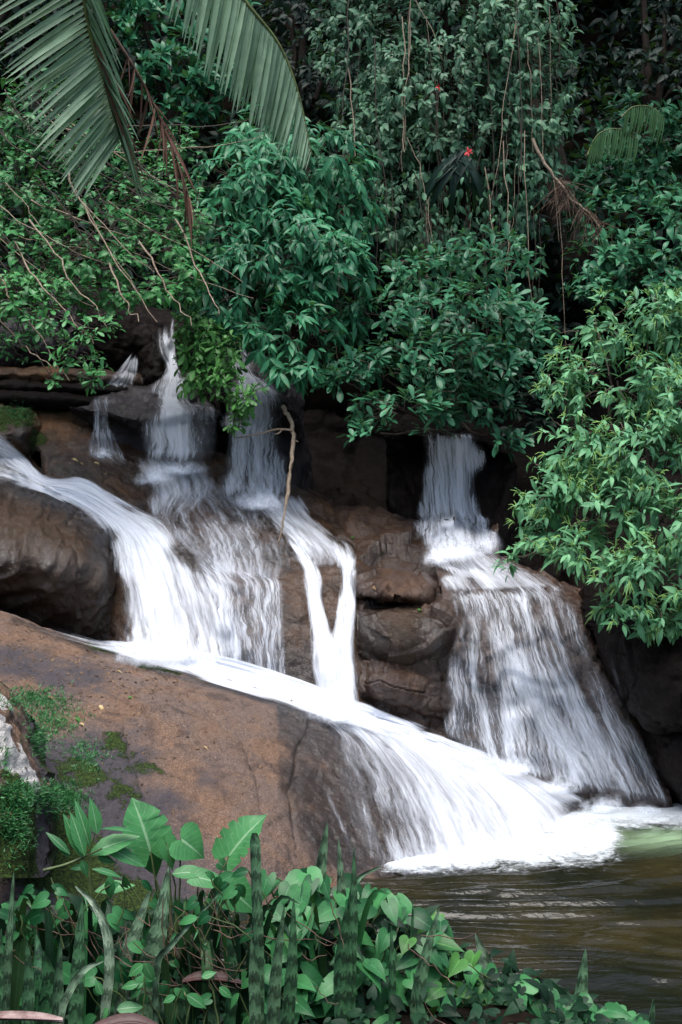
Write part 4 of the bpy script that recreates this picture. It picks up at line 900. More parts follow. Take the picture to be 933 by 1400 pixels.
shrub('overhanging_branch', 'drooping leafy branch with pale twigs in front of the violet boulder', 'branch',
 [(20,410,9.9,50,34,.3),(75,435,9.8,46,26,.25),(130,450,9.7,30,24,.2),(105,480,9.7,30,24,.2),(130,510,9.65,22,18,.15),(70,515,9.7,18,14,.12),(25,470,9.9,24,20,.2),(60,395,10.0,60,22,.25)],
 'obovate', .075, 'leaf_thicket', P(-60,330,10.4), whorl=6, spacing=22, droop=.3, seed=8, trunk_r=.018, inner=.3, tone=(.3, 1.0), shoot=.09, twigmat='vine', twigs=.9)
shrub('shade_tree', 'dark broad leaved tree behind the two palm fronds', 'tree',
 [(205,25,13.5,50,56,.5),(255,90,13.2,50,50,.45),(215,110,13.3,40,46,.4),(285,130,13.0,40,40,.4),(300,40,13.6,50,70,.5),(180,-60,13.8,110,60,.6),(255,160,13.0,40,30,.3)],
 'ovate', .14, 'leaf_laurel', P(240,330,13.2), whorl=7, spacing=25, droop=.35, seed=9, trunk_r=.09, twigmat='darkbark', tone=(0, .55))
shrub('background_tree', 'forest tree coloured blackish as shade between the palm frond and the vine draped tree', 'tree',
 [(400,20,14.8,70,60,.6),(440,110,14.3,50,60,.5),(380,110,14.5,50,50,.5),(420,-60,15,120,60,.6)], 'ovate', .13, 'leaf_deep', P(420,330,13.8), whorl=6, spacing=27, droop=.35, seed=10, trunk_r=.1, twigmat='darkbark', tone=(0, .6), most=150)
shrub('background_tree', 'forest tree coloured blackish as shade in the top right corner', 'tree',
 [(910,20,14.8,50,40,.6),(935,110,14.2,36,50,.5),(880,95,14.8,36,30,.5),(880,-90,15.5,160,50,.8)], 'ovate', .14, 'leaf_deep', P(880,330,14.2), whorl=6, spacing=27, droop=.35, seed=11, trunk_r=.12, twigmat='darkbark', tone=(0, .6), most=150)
shrub('background_tree', 'forest tree coloured blackish as shade low in the gap between vine draped tree and right edge', 'tree',
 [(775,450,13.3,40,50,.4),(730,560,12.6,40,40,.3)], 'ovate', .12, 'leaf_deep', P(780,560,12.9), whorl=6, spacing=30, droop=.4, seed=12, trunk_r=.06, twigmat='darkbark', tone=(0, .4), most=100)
shrub('canopy_shade_tree', 'high canopy tree added above the top left to block the sky', 'tree',  # crowns mostly above the frame, added for occlusion
 [(-50,-230,14.5,200,110,1.2),(180,-290,14.5,200,110,1.4),(-150,60,12,120,130,.9),(60,-60,13.4,90,60,.7),(-250,250,11.3,130,150,.8)], 'ovate', .17, 'leaf_deep', P(-200,380,12.3), whorl=7, spacing=36, droop=.35, seed=13, trunk_r=.16, twigmat='darkbark', tone=(.1, .7), most=60)
shrub('canopy_shade_tree', 'high canopy tree added to close off the sky above the vine draped tree', 'tree',  # crown wholly above the frame, added to block sky light
 [(500,-330,16,230,120,1.5),(760,-280,16,220,120,1.5),(640,-460,15.5,260,120,1.8)], 'ovate', .17, 'leaf_deep', P(800,420,13.6), whorl=7, spacing=38, droop=.35, seed=14, trunk_r=.17, twigmat='darkbark', tone=(.1, .7), most=60)
shrub('canopy_shade_tree', 'high canopy tree added beyond the right edge to shade the top right', 'tree',  # clumps out of view, one added to shade the top right
 [(1080,-150,12.5,180,140,1.2),(1120,120,11.8,130,140,1),(1090,380,11,110,140,.8),(1070,620,10,90,120,.6),(990,-40,13.2,80,80,.7),(900,-170,12.6,170,100,1.2)], 'ovate', .16, 'leaf_deep', P(1120,600,11.2), whorl=7, spacing=36, droop=.35, seed=15, trunk_r=.15, twigmat='darkbark', tone=(.1, .7), most=60)

# low plants that cover the steep ground between the trees: nobody could count them
def undergrowth():
    r = np.random.default_rng(77)
    px = r.uniform(-260, 1200, 5200); py = r.uniform(-260, 430, 5200)
    hb = BVHTree.FromPolygons([tuple(q) for q in h.reshape(-1, 3).tolist()], [tuple(q) for q in gridfaces(h.shape[1], h.shape[0]).tolist()])
    a = nrm(P(px, py, 1.0)-ORI); pos, dr, nn, LL, tn = [], [], [], [], []
    for k in range(len(a)):
        q = hb.ray_cast(Vector(ORI), Vector(a[k]))
        if q[0] is None: continue
        p = np.array(q[0]); nb = np.array(q[1])
        nb = nb*np.sign(nb@(ORI-p)); c = p+nb*r.uniform(.03, .4)
        t0 = r.uniform()
        for j in range(6):
            d = nrm(nb*.5+r.normal(size=3)*.8+np.array([0, 0, .1])); d[2] -= .35
            pos.append(c+d*.02); dr.append(nrm(d)); nn.append(nrm(np.array([0, -.4, .8])+r.normal(size=3)*.3)); LL.append(r.uniform(.10, .2)); tn.append(np.clip(t0*.7+r.normal()*.15, 0, .99))
    tpls = [leaf_tpl('ovate', .4, .25)]
    v, f, t, u = leaves_mesh(np.array(pos), np.array(dr), np.array(nn), np.array(LL), np.array(tn), tpls, np.zeros(len(pos), int))
    tag(link('undergrowth', mesh('undergrowth', v, f, M['leaf_deep'], attrs={'tone': t}, uv=u)), 'leafy undergrowth coloured dark as forest shade, covering the steep hillside behind the trees', 'undergrowth', kind='stuff')
undergrowth()

# unseen forest mass, added round behind the viewer to block low sky light
def sky_blocking_forest():
    r = np.random.default_rng(78); n = 9000
    a = r.uniform(-2.35, 2.35, n)+math.pi*1.5; rad = r.uniform(13, 17, n)
    pos = np.stack([np.cos(a)*rad, 3+np.sin(a)*rad, r.uniform(0, 1, n)**.8*8.5], -1)
    pos[:, 2] *= .75+.35*vnoise(np.stack([np.cos(a)*3, np.sin(a)*3, a*0], -1), 5)
    pos = pos[pos[:, 1] < 9]; n = len(pos)
    v, f, t, u = leaves_mesh(pos, r.normal(size=(n, 3))-np.array([0, 0, .5]), r.normal(size=(n, 3))+np.array([0, 0, .8]), r.uniform(.5, 1.0, n), r.uniform(0, 1, n), [leaf_tpl('round', .4, .2)], np.zeros(n, int))
    tag(link('forest', mesh('forest', v, f, M['leaf_tough'], attrs={'tone': t}, uv=u)), 'unseen wall of forest added behind the viewer to block low sky light', 'forest', kind='stuff')
sky_blocking_forest()
# ------------------------------------------------------------------ palm tree at the left, its fronds hang into view
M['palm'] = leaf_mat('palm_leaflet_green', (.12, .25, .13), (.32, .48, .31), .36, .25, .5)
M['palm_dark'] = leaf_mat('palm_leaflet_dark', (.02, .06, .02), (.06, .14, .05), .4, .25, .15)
M['palm_dry'] = leaf_mat('palm_leaflet_dry', (.07, .028, .022), (.20, .11, .07), .7, .2, .1)
M['rachis'] = plain('palm_rachis', (.13, .17, .05), .5, (.09, .10, .03), 20)
def leaf_object(parent, base, name, tpl_key, kw, mat, pos, d, n, L, tone, cache={}):
    q = min(int(tone*4), 3); k = (name, tpl_key, tuple(sorted(kw.items())), mat, q)
    if k not in cache:
        tv, tf, tu = leaf_tpl(tpl_key, **kw); cache[k] = mesh(name, tv, tf, M[mat], attrs={'tone': np.full(len(tv), (q+.5)/4)}, uv=tu)
    o = bpy.data.objects.new(name, cache[k]); COL.objects.link(o); o.parent = parent
    fr = frames(np.asarray(d, float)[None], np.asarray(n, float)[None])[0]
    m = Matrix(fr.tolist()).to_4x4() @ Matrix.Scale(float(L), 4); m.translation = Vector(np.asarray(pos)-np.asarray(base)); o.matrix_local = m
    return o
SECT['leaflet'] = [(0,0,.010),(.06,.06,.026),(.3,.3,.036),(.6,.6,.030),(.85,.85,.016),(1,1,.002)]
rp = np.random.default_rng(21)
pb_ = P(-330, 0, 4.2); pbase = np.array([pb_[0], pb_[1], float(zbank(pb_[0], pb_[1]))-.05])
palm = empty('palm_tree', pbase, 'palm tree at the left with two long fronds hanging across the top', 'palm tree')
crown = P(-330, -311, 4.2)
tk = wiggle(pbase-np.array([0, 0, .1]), crown, 16, .006, rp); v, f = tube(tk, .085+.012*(np.arange(16) % 2), 12)
part('trunk', palm, v, f, M['palebark'])
def frond(pts, spec, r0, n):
    """spec(t) -> list of (dx, dy, ddist) pixel offsets of the leaflet tips; t runs from the crown to the frond's end"""
    c = catmull(np.array(pts, float), 60); w = P(c[:, 0], c[:, 1], c[:, 2])
    v, f = tube(w, np.linspace(r0, .003, 60), 7); fo = part('frond', palm, v, f, M['rachis'])
    t0 = .32
    for t in np.linspace(t0, .995, n):
        i = t*59; i0 = min(int(i), 58); q = c[i0]*(1-(i-i0))+c[i0+1]*(i-i0); p = P(*q)
        for (dx, dy, dd, tone, mt, twn) in spec(t):
            e = P(q[0]+dx, q[1]+dy, q[2]+dd); L = np.linalg.norm(e-p); d = (e-p)/L
            leaf_object(fo, palm.location, 'leaflet', 'leaflet', dict(droop=.10+.02*rp.integers(0, 3), fold=.3, wid=.7), mt, p, d, twn+rp.normal(size=3)*.10, L, tone)
    return fo
def spec1(t):
    k = (t-.32)/.68; j = rp.normal(size=8)
    out = [(-142+92*k+j[0]*5, 66+14*k+j[1]*5, -.16+.05*j[2], np.clip(.6+.15*j[3], 0, .99), 'palm', np.array([.15, -1.0, .35]))]
    dry = k > .35 and rp.uniform() < .22
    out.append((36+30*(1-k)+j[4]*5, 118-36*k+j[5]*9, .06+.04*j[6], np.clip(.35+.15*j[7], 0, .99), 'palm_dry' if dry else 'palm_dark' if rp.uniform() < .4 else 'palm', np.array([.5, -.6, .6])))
    return out
frond([(-330,-311,4.2),(-150,-350,4.5),(30,-220,4.8),(100,-60,4.95),(124,50,5.05),(142,110,5.1),(156,160,5.18),(164,190,5.22)], spec1, .012, 62)
def spec2(t):
    k = (t-.32)/.68; j = rp.normal(size=8); s = np.interp(k, [0, .5, .75, 1], [1.05, 1.0, .72, .2])
    return [(-24*s+j[0]*3, 128*s+j[1]*5, -.05+.03*j[2], np.clip(.75+.12*j[3], 0, .99), 'palm', np.array([.25, -.95, .3])),
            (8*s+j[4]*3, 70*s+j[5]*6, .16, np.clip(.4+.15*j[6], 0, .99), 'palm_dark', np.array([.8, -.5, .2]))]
frond([(-330,-311,4.2),(-80,-420,4.6),(150,-270,5.1),(270,-90,5.4),(338,5,5.5),(382,62,5.6),(408,128,5.66),(426,210,5.7)], spec2, .016, 84)
# withered leaflets under the first frond
c = catmull(np.array([(150,40,5.14),(185,95,5.2),(218,160,5.3),(248,235,5.35),(262,280,5.35)], float), 30); w = P(c[:, 0], c[:, 1], c[:, 2])
v, f = tube(w, np.linspace(.007, .002, 30), 6); dryf = part('frond', palm, v, f, M['deadstraw']); tag(dryf, 'withered brown frond end')
for k in range(34):
    i = rp.integers(2, 29); p = w[i]; e = P(c[i, 0]+rp.normal(4, 14), c[i, 1]+rp.uniform(30, 90), c[i, 2]+rp.normal()*.05); L = np.linalg.norm(e-p)
    leaf_object(dryf, palm.location, 'leaflet', 'leaflet', dict(droop=.1, fold=.9, wid=.7), 'palm_dry', p, (e-p)/L, rp.normal(size=3)*.4+np.array([.6, -.7, 0]), L, rp.uniform(0, .8))

# ------------------------------------------------------------------ hanging vines, bare twigs, odd plants in the trees
vt = bpy.data.objects['vine_draped_tree']
rv = np.random.default_rng(31)
for k in range(70):
    x0 = rv.uniform(470, 765) if k < 60 else rv.uniform(560, 740); y0 = rv.uniform(-20, 300) if k < 60 else rv.uniform(230, 330)
    ln = rv.uniform(90, 330); d0 = rv.uniform(12.0, 12.5); y1 = min(y0+ln, 560)
    w = wiggle(P(x0, y0, d0), P(x0+rv.normal()*16, y1, d0-.05+rv.normal()*.08), 12, .012, rv)
    v, f = tube(w, rv.uniform(.0025, .006)*np.linspace(1, .6, 12), 5); part('vine', vt, v, f, M['vine'] if rv.uniform() < .7 else M['palebark'])
pos, dr = [], []
for k in range(420):       # small dry leaves clinging to the vines
    p = P(rv.uniform(560, 745), rv.uniform(230, 470), rv.uniform(11.8, 12.3)); pos.append(p); dr.append(nrm(np.array([rv.normal()*.5, -.3, -1])))
pos = np.array(pos); n_ = len(pos)
v, f, t, u = leaves_mesh(pos, np.array(dr), rand_dir(rv, n_)+np.array([0, -.6, .2]), rv.uniform(.05, .1, n_), rv.uniform(0, 1, n_), [leaf_tpl('ovate', .5, .3)], np.zeros(n_, int))
o = part('dry_leaves', vt, v, f, M['leaf_vine'], attrs={'tone': t}, uv=u); o['kind'] = 'stuff'

ts = bpy.data.objects['tangled_shrub']
for k in range(44):
    x0, y0 = rv.uniform(-30, 180), rv.uniform(120, 330); an = rv.normal(.62, .35); ln = rv.uniform(70, 220); d0 = rv.uniform(9.9, 10.4)
    x1 = x0+ln*math.cos(an); y1 = y0+ln*math.sin(an)
    if y1 > 425: y1 = 425
    w = wiggle(P(x0, y0, d0), P(x1, y1, d0-.1), 11, .009, rv, .03); rr = rv.uniform(.003, .007)
    v, f = tube(w, rr*np.linspace(1, .45, 11), 5); part('twig', ts, v, f, M['vine'] if rv.uniform() < .75 else M['palebark'])
ob = bpy.data.objects['overhanging_branch']
for (a, b_) in (((95,230),(215,440)), ((20,330),(128,470)), ((-10,360),(95,520)), ((40,300),(150,452)), ((190,330),(262,445)), ((240,300),(300,430)), ((-20,420),(70,500)), ((150,360),(190,440))):
    w = wiggle(P(a[0], a[1], 9.85), P(b_[0], b_[1], 9.6), 14, .014, rv, .05); v, f = tube(w, np.linspace(.008, .003, 14), 5); part('twig', ob, v, f, M['palebark'])

dq = float(hit_depth(np.array(381.), np.array(742.)))
bb = P(381, 742, dq); br = empty('bare_branch', bb, 'bare pale branch standing in the water beside the second upper fall', 'branch')
m0 = catmull(np.array([(380,744,dq),(388,712,dq+.02),(394,668,dq+.10),(399,625,dq+.2),(401,590,dq+.28),(396,572,dq+.33),(387,556,dq+.36)], float), 26)
w = P(m0[:, 0], m0[:, 1], m0[:, 2])+rv.normal(size=(26, 3))*.004; v, f = tube(w, np.linspace(.014, .019, 26)*(1-.5*(np.arange(26) < 7)), 8); part('stem', br, v, f, M['palebark'])
for pts in ([(400,588),(378,587),(352,594),(320,599)], [(386,587),(382,592),(376,594)], [(399,600),(408,604)]):
    q = catmull(np.array(pts, float), 10); w = P(q[:, 0], q[:, 1], np.full(10, dq+.26)); v, f = tube(w, np.linspace(.010, .004, 10), 6); part('twig', br, v, f, M['palebark'])
st = empty('broken_branch', P(735, 205, 12.1), 'broken pale branch trailing dry straw right of the vine draped tree', 'branch')
m0 = catmull(np.array([(728,190),(748,228),(766,250),(782,272),(805,292),(832,325)], float), 24); w = P(m0[:, 0], m0[:, 1], np.full(24, 12.0))+rv.normal(size=(24, 3))*.006
v, f = tube(w, np.linspace(.016, .007, 24), 6); part('stem', st, v, f, M['palebark'])
a_ = Acc()
for k in range(110):
    i = rv.integers(8, 23); p = w[i]+rv.normal(size=3)*.03; e = p+np.array([rv.normal()*.12, rv.normal()*.05, -rv.uniform(.03, .32)]); a_.tube(wiggle(p, e, 5, .008, rv), [.003, .003, .0025, .002, .001], 4)
a_.part('straw', st, M['deadstraw'])['kind'] = 'stuff'

bm_ = empty('bromeliad', P(625, 215, 12.0), 'dark strap leaved bromeliad hanging among the vines below a red flower', 'plant')
for k in range(22):
    an = rv.uniform(-1.2, 1.2); d = nrm(np.array([math.sin(an)*.55, -.25, -.75+.5*abs(an)]))
    leaf_object(bm_, bm_.location, 'leaf', 'strap', dict(droop=.9, fold=.5), 'leaf_deep', P(625+rv.normal()*10, 215+rv.normal()*6, 11.95), d, np.array([0, -.9, .4]), rv.uniform(.32, .55), rv.uniform(.2, .9))
for (x, y, s) in ((640,208,.045), (600,120,.03)):
    fl = empty('red_flower', P(x, y, 11.75), 'bright red flower above the dark bromeliad' if y > 200 else 'smaller dull red flower high in the vine draped tree', 'flower')
    for k in range(7):
        d = nrm(np.array([rv.normal()*.6, -.4, rv.normal()*.7])); tv, tf, tu = leaf_tpl('ovate', .4, .3)
        v, f, t, u = leaves_mesh(P(x, y, 11.75)[None], d[None], np.array([[0, -1, .3]]), np.array([s]), np.array([.5]), [(tv, tf, tu)], np.zeros(1, int)); part('petal', fl, v, f, M['flower'], uv=u)
for (pts, lb) in (([(802,214),(818,184),(845,176),(872,190)], 'small shaded palm frond arching out of the dark right of the vines'), ([(850,160),(866,146),(890,146),(908,160)], 'fainter small palm frond above the other in the dark')):
    q = catmull(np.array(pts, float), 26); w = P(q[:, 0], q[:, 1], np.full(26, 12.3)); sd = empty('palm_seedling', w[0], lb, 'palm')
    v, f = tube(w, np.linspace(.007, .002, 26), 5); part('rachis', sd, v, f, M['rachis'])
    for i in range(3, 26):
        e = P(q[i, 0]-3+rv.normal()*2, q[i, 1]+rv.uniform(34, 46), 12.25); L = np.linalg.norm(e-w[i]); leaf_object(sd, sd.location, 'leaflet', 'leaflet', dict(droop=.2, fold=.4, wid=1.0), 'palm_dark', w[i], (e-w[i])/L, np.array([.3, -.9, .3]), L, rv.uniform(.3, .9))

# ------------------------------------------------------------------ foreground plants on the bank
def snake_mat():
    t = NT('snake_plant_leaf'); uv = t.n('ShaderNodeTexCoord').outputs['UV']; sx = t.n('ShaderNodeSeparateXYZ'); t.set(sx.inputs[0], uv); tone = t.attr('tone'); p = t.pos()
    w = t.math('ADD', t.math('MULTIPLY', sx.outputs[1], 95.0), t.math('MULTIPLY', t.noise(t.mapv(uv, (5, 26, 1)), 1.0, 3), 9.0))
    band = t.ramp(t.math('SINE', w), -.1, .7)
    dk = t.mix(tone, (.006, .022, .010), (.05, .085, .05)); lt = t.mix(tone, (.028, .12, .042), (.18, .25, .17))
    c = t.mix(t.math('MULTIPLY', band, .85), lt, dk)
    c = t.mix(t.ramp(t.noise(p, 35, 4), .55, .75), c, (.012, .02, .01))
    nb = t.bump(t.math('SINE', w), .35, .004)
    return t.done(t.bsdf(**{'Base Color': c, 'Roughness': .42, 'Normal': nb}))
M['snake'] = snake_mat()
M['philo'] = leaf_mat('philodendron_leaf', (.012, .10, .03), (.085, .31, .10), .36, .75, .25, veincol=(.30, .48, .28))
M['heart'] = leaf_mat('heart_vine_leaf', (.008, .065, .022), (.07, .27, .09), .36, .2, .25)
M['darkleaf'] = leaf_mat('shade_dark_ground_leaf', (.004, .016, .008), (.014, .048, .022), .5, .2, .1, .15)  # colour lowered so the filler leaves pass for dark gaps between plants
M['petiole'] = plain('green_petiole', (.09, .13, .04), .5, (.05, .075, .03), 30)
rf = np.random.default_rng(41)
def down(p):
    return np.array([p[0], p[1], float(zbank(p[0], p[1]))-.03])
def blade(root, pts, wpx, tone, blunt=False, name='leaf'):
    c = np.array(pts, float)
    w0 = P(c[:, 0], c[:, 1], c[:, 2]); g = down(w0[0])
    if w0[0][2] > g[2]+.02: w0 = np.concatenate([[g], w0])
    n = 26; w = catmull(w0, n); t = np.linspace(0, 1, n)
    W = wpx/FPX*c[:, 2].mean()*.5*np.where(blunt, np.clip((1.02-t)/.04, .5, 1), np.clip((1-t)/.42, 0, 1)**.65)*(.72+.28*np.clip(t/.3, 0, 1)); W = np.maximum(W, .0008)
    tan = nrm(np.gradient(w, axis=0)); yaw = rf.normal()*.35; fc = np.array([math.sin(yaw), -math.cos(yaw), .15]); side = nrm(np.cross(tan, fc)); nn = nrm(np.cross(side, tan)); nn *= np.sign((nn@np.array([0, -1, .2])))[:, None]
    K = 7; s = np.linspace(-1, 1, K); ln = np.concatenate([[0], np.cumsum(np.linalg.norm(np.diff(w, axis=0), axis=1))])
    fr = w[:, None]+side[:, None]*(s[None, :, None]*W[:, None, None])+nn[:, None]*((s**2-.4)[None, :, None]*W[:, None, None]*.55)
    bk = fr-nn[:, None]*(.0045*(1-np.abs(s)**3))[None, :, None]
    uv = np.stack([np.repeat(s[None], n, 0)*.5+.5, np.repeat(ln[:, None], K, 1)], -1).reshape(-1, 2)
    v = np.concatenate([fr.reshape(-1, 3), bk.reshape(-1, 3)]); f1 = gridfaces(K, n); f = np.concatenate([f1, f1[:, ::-1]+K*n])
    return part(name, root, v, f, M['snake'], attrs={'tone': np.full(len(v), tone)}, uv=np.concatenate([uv, uv]))
SNAKES = [
 ('snake plant at the bottom left corner with one tall slender leaning leaf', [([(8,1400,4.3),(14,1290,4.3),(19,1192,4.32)],15,.35), ([(38,1400,4.2),(40,1340,4.2),(37,1284,4.2)],17,.2), ([(-8,1400,4.25),(-4,1330,4.25),(2,1270,4.25)],22,.15), ([(52,1400,4.35),(56,1340,4.35),(50,1275,4.4)],24,.05)]),
 ('snake plant with a broad dark pointed banded leaf left of the arched grey leaf', [([(106,1400,4.2),(110,1310,4.2),(113,1228,4.22)],25,.15), ([(78,1400,4.2),(80,1340,4.2),(83,1282,4.2)],15,.3), ([(66,1400,4.3),(70,1350,4.3),(60,1300,4.3)],30,.08)]),
 ('snake plant with a long pale grey leaf that arches over to the left', [([(144,1400,4.15),(151,1330,4.15),(148,1278,4.17),(130,1237,4.2),(103,1212,4.25)],16,.95), ([(84,1400,4.1),(98,1352,4.1),(118,1325,4.1),(142,1314,4.12)],12,.7)]),
 ('snake plant with two broad dark leaves crossing behind the dry straw', [([(170,1330,4.5),(188,1272,4.52),(206,1216,4.55)],22,.6), ([(203,1340,4.45),(218,1275,4.45),(231,1185,4.5)],30,.45), ([(214,1330,4.35),(236,1290,4.35),(300,1222,4.4)],9,.45), ([(140,1400,4.5),(150,1350,4.5),(165,1290,4.5)],26,.1)]),
 ('dark snake plant left of the blunt topped leaf', [([(292,1345,4.55),(286,1300,4.55),(274,1240,4.6)],18,.3), ([(252,1360,4.6),(254,1310,4.6),(250,1245,4.6)],18,.25), ([(312,1400,4.5),(318,1330,4.5),(310,1270,4.5)],20,.1)]),
 ('tall snake plant with one blunt topped cylindrical leaf and curved lower leaves', [([(354,1330,4.35),(351,1230,4.35),(348,1139,4.37)],15,.25,True), ([(350,1385,4.25),(348,1330,4.25),(344,1284,4.25)],17,.35), ([(374,1400,4.3),(378,1330,4.3),(389,1240,4.3)],18,.35), ([(394,1400,4.4),(400,1320,4.4),(402,1228,4.42)],18,.15)]),
 ('snake plant with three upright spikes beside the wet end of the slab', [([(430,1260,4.9),(437,1200,4.9),(448,1124,4.92)],21,.4), ([(466,1270,4.9),(466,1210,4.9),(463,1146,4.92)],14,.55), ([(481,1330,4.6),(484,1240,4.6),(484,1158,4.62)],13,.15), ([(478,1260,4.7),(488,1205,4.7),(522,1184,4.75)],8,.05)]),
 ('snake plant with leaning dark leaves in front of the rippled pool', [([(468,1345,4.6),(470,1300,4.6),(474,1240,4.6)],26,.12), ([(536,1370,4.7),(536,1320,4.7),(535,1266,4.72)],11,.1), ([(570,1370,4.75),(582,1310,4.75),(601,1242,4.78)],17,.3), ([(563,1300,4.9),(564,1265,4.9),(565,1230,4.9)],5,.1), ([(578,1400,4.6),(572,1370,4.6),(566,1330,4.6)],14,.2)]),
 ('snake plant with one pale tattered leaf at the edge of the bank', [([(672,1350,5.2),(664,1315,5.2),(650,1276,5.22)],20,.75), ([(622,1400,4.9),(620,1370,4.9),(612,1328,4.9)],9,.1), ([(660,1400,4.9),(652,1375,4.9),(642,1342,4.9)],14,.12)]),
 ('snake plant with one solitary banded leaf rising near the bottom right', [([(792,1410,5.2),(795,1360,5.2),(801,1297,5.22)],22,.35), ([(706,1410,5.0),(704,1370,5.0),(699,1322,5.0)],9,.15)]),
 ('small snake plant tip at the bottom right corner', [([(886,1420,5.3),(890,1395,5.3),(894,1366,5.3)],14,.3)]),
]
for lb, bl in SNAKES:
    p0 = P(*bl[0][0][0]); root = empty('snake_plant', down(p0), lb, 'plant', 'snake plants on the bank')
    for q in bl: blade(root, q[0], q[1], q[2], len(q) > 3)

def petiole(root, base, tip, r=.004, sag=.04):
    w = wiggle(base, tip, 9, .004, rf, -sag); v, f = tube(w, np.linspace(r, r*.7, 9), 6); return part('stem', root, v, f, M['petiole'])
def big_leaf(root, b, t, dist, kind, tone, nvec, mat='philo', wid=1.0, droop=.3, fold=.15, dtip=0.0, stem=None, wave=0.0):
    p = P(b[0], b[1], dist); e = P(t[0], t[1], dist+dtip); L = np.linalg.norm(e-p)*1.04
    tpl = leaf_tpl(kind, droop, fold, rf.normal()*.1, wave, wid); d = (e-p)/L; d = d+np.array([0, 0, droop*.35]); n = np.asarray(nvec, float)
    v, f, tt, u = leaves_mesh(p[None], d[None], n[None], np.array([L]), np.array([tone]), [tpl], np.zeros(1, int))
    o = part('leaf', root, v, f, M[mat], attrs={'tone': tt}, uv=u)
    if stem: petiole(root, P(*stem), p)
    return o
ph = empty('philodendron', down(P(250, 1300, 4.9)), 'philodendron with big split and heart shaped pale green leaves below the slab', 'plant')
UPF = (-.1, -.85, .55)
big_leaf(ph, (206,1164), (184,1094), 4.9, 'lobed', .75, (.25,-.8,.5), wid=1.1, droop=.35, fold=.4, wave=.02, stem=(235,1330,4.9))
big_leaf(ph, (248,1148), (280,1176), 4.85, 'heart', .8, (-.15,-.75,.65), wid=1.75, droop=.45, fold=.2, stem=(240,1300,4.9))
big_leaf(ph, (314,1170), (358,1115), 4.85, 'lobed', .7, (-.25,-.75,.6), wid=.95, droop=.3, fold=.45, wave=.02, stem=(270,1320,4.9))
big_leaf(ph, (312,1214), (352,1252), 4.75, 'heart', .62, (-.1,-.8,.6), wid=1.25, droop=.35, stem=(275,1320,4.85))
big_leaf(ph, (236,1195), (288,1192), 4.8, 'ovate', .6, (0,-.6,.8), wid=1.0, stem=(240,1320,4.85))
big_leaf(ph, (272,1200), (318,1214), 4.72, 'arrow', .72, (0,-.7,.7), wid=1.0, stem=(255,1330,4.8))
big_leaf(ph, (226,1150), (240,1190), 4.82, 'heart', .85, (.5,-.7,.5), wid=1.0, stem=(238,1310,4.85))
big_leaf(ph, (206,1170), (214,1200), 4.95, 'heart', .55, (0,-.8,.6), wid=1.3, stem=(230,1310,4.95))
big_leaf(ph, (300,1180), (312,1190), 4.9, 'heart', .5, (.3,-.7,.6), wid=1.6)
lp = empty('lance_leaf_plant', down(P(110, 1330, 4.7)), 'upright plant with long lance shaped leaves in front of the mossy rock', 'plant')
LB = (128, 1174)
for (b, t, k, tn, n, wd) in (((112,1172),(90,1114),'lance',.45,(.5,-.8,.3),1.1), ((116,1170),(99,1113),'lance',.5,(.4,-.8,.3),1.2), ((124,1160),(104,1096),'lance',.4,(.3,-.8,.2),.9), ((133,1140),(127,1092),'ovate',.8,(.6,-.8,.1),.95),
    ((122,1168),(187,1143),'lance',.8,(-.1,-.7,.7),1.6), ((140,1157),(197,1184),'lance',.75,(0,-.7,.7),1.2), ((138,1133),(194,1136),'lance',.35,(0,-.3,.95),.8), ((112,1176),(120,1200),'ovate',.6,(.2,-.8,.5),1.0), ((126,1188),(166,1198),'lance',.3,(0,-.5,.85),1.0),
    ((96,1168),(64,1138),'lance',.2,(.3,-.7,.5),1.0), ((94,1172),(78,1150),'lance',.35,(.3,-.7,.5),1.3), ((130,1219),(182,1209),'lance',.85,(0,-.6,.8),1.5), ((118,1185),(96,1188),'lance',.55,(0,-.8,.6),1.5), ((134,1172),(158,1180),'ovate',.5,(0,-.8,.6),1.0), ((80,1225),(98,1258),'lance',.45,(.5,-.7,.3),1.6), ((120,1150),(96,1128),'lance',.3,(.3,-.8,.3),1.0)):
    big_leaf(lp, b, t, 4.7+rf.normal()*.03, k, tn, n, wid=wd, droop=.25)
for pts in ([(128,1330,4.72),(126,1250,4.7),(122,1172,4.7),(130,1140,4.7)], [(60,1190,4.68),(90,1182,4.68),(118,1170,4.7),(140,1160,4.7)], [(86,1260,4.65),(80,1230,4.68),(70,1200,4.7)]):
    q = catmull(np.array(pts, float), 14); v, f = tube(P(q[:, 0], q[:, 1], q[:, 2]), np.linspace(.006, .003, 14), 6); part('stem', lp, v, f, M['petiole'])
sp = empty('seedling', down(P(195, 1360, 4.2)), 'seedling with small veined leaves at the bottom left of the dry straw', 'plant')
for (b, t, tn) in (((196,1318),(175,1337),.7), ((198,1316),(209,1345),.75), ((190,1345),(165,1352),.45), ((192,1350),(178,1367),.5), ((186,1352),(196,1344),.6), ((148,1378),(136,1398),.95), ((160,1380),(196,1378),.5), ((240,1362),(222,1372),.6), ((256,1360),(282,1380),.65), ((276,1336),(296,1330),.6), ((300,1350),(318,1366),.5), ((140,1360),(130,1340),.6)):
    big_leaf(sp, b, t, 4.15, 'ovate', tn, (rf.normal()*.2, -.8, .6), wid=1.15, droop=.3)
for (b, t) in (((196,1400),(197,1316)), ((170,1410),(188,1350)), ((256,1410),(254,1360)), ((300,1410),(280,1336))): petiole(sp, P(b[0], b[1], 4.16), P(t[0], t[1], 4.16), .003)

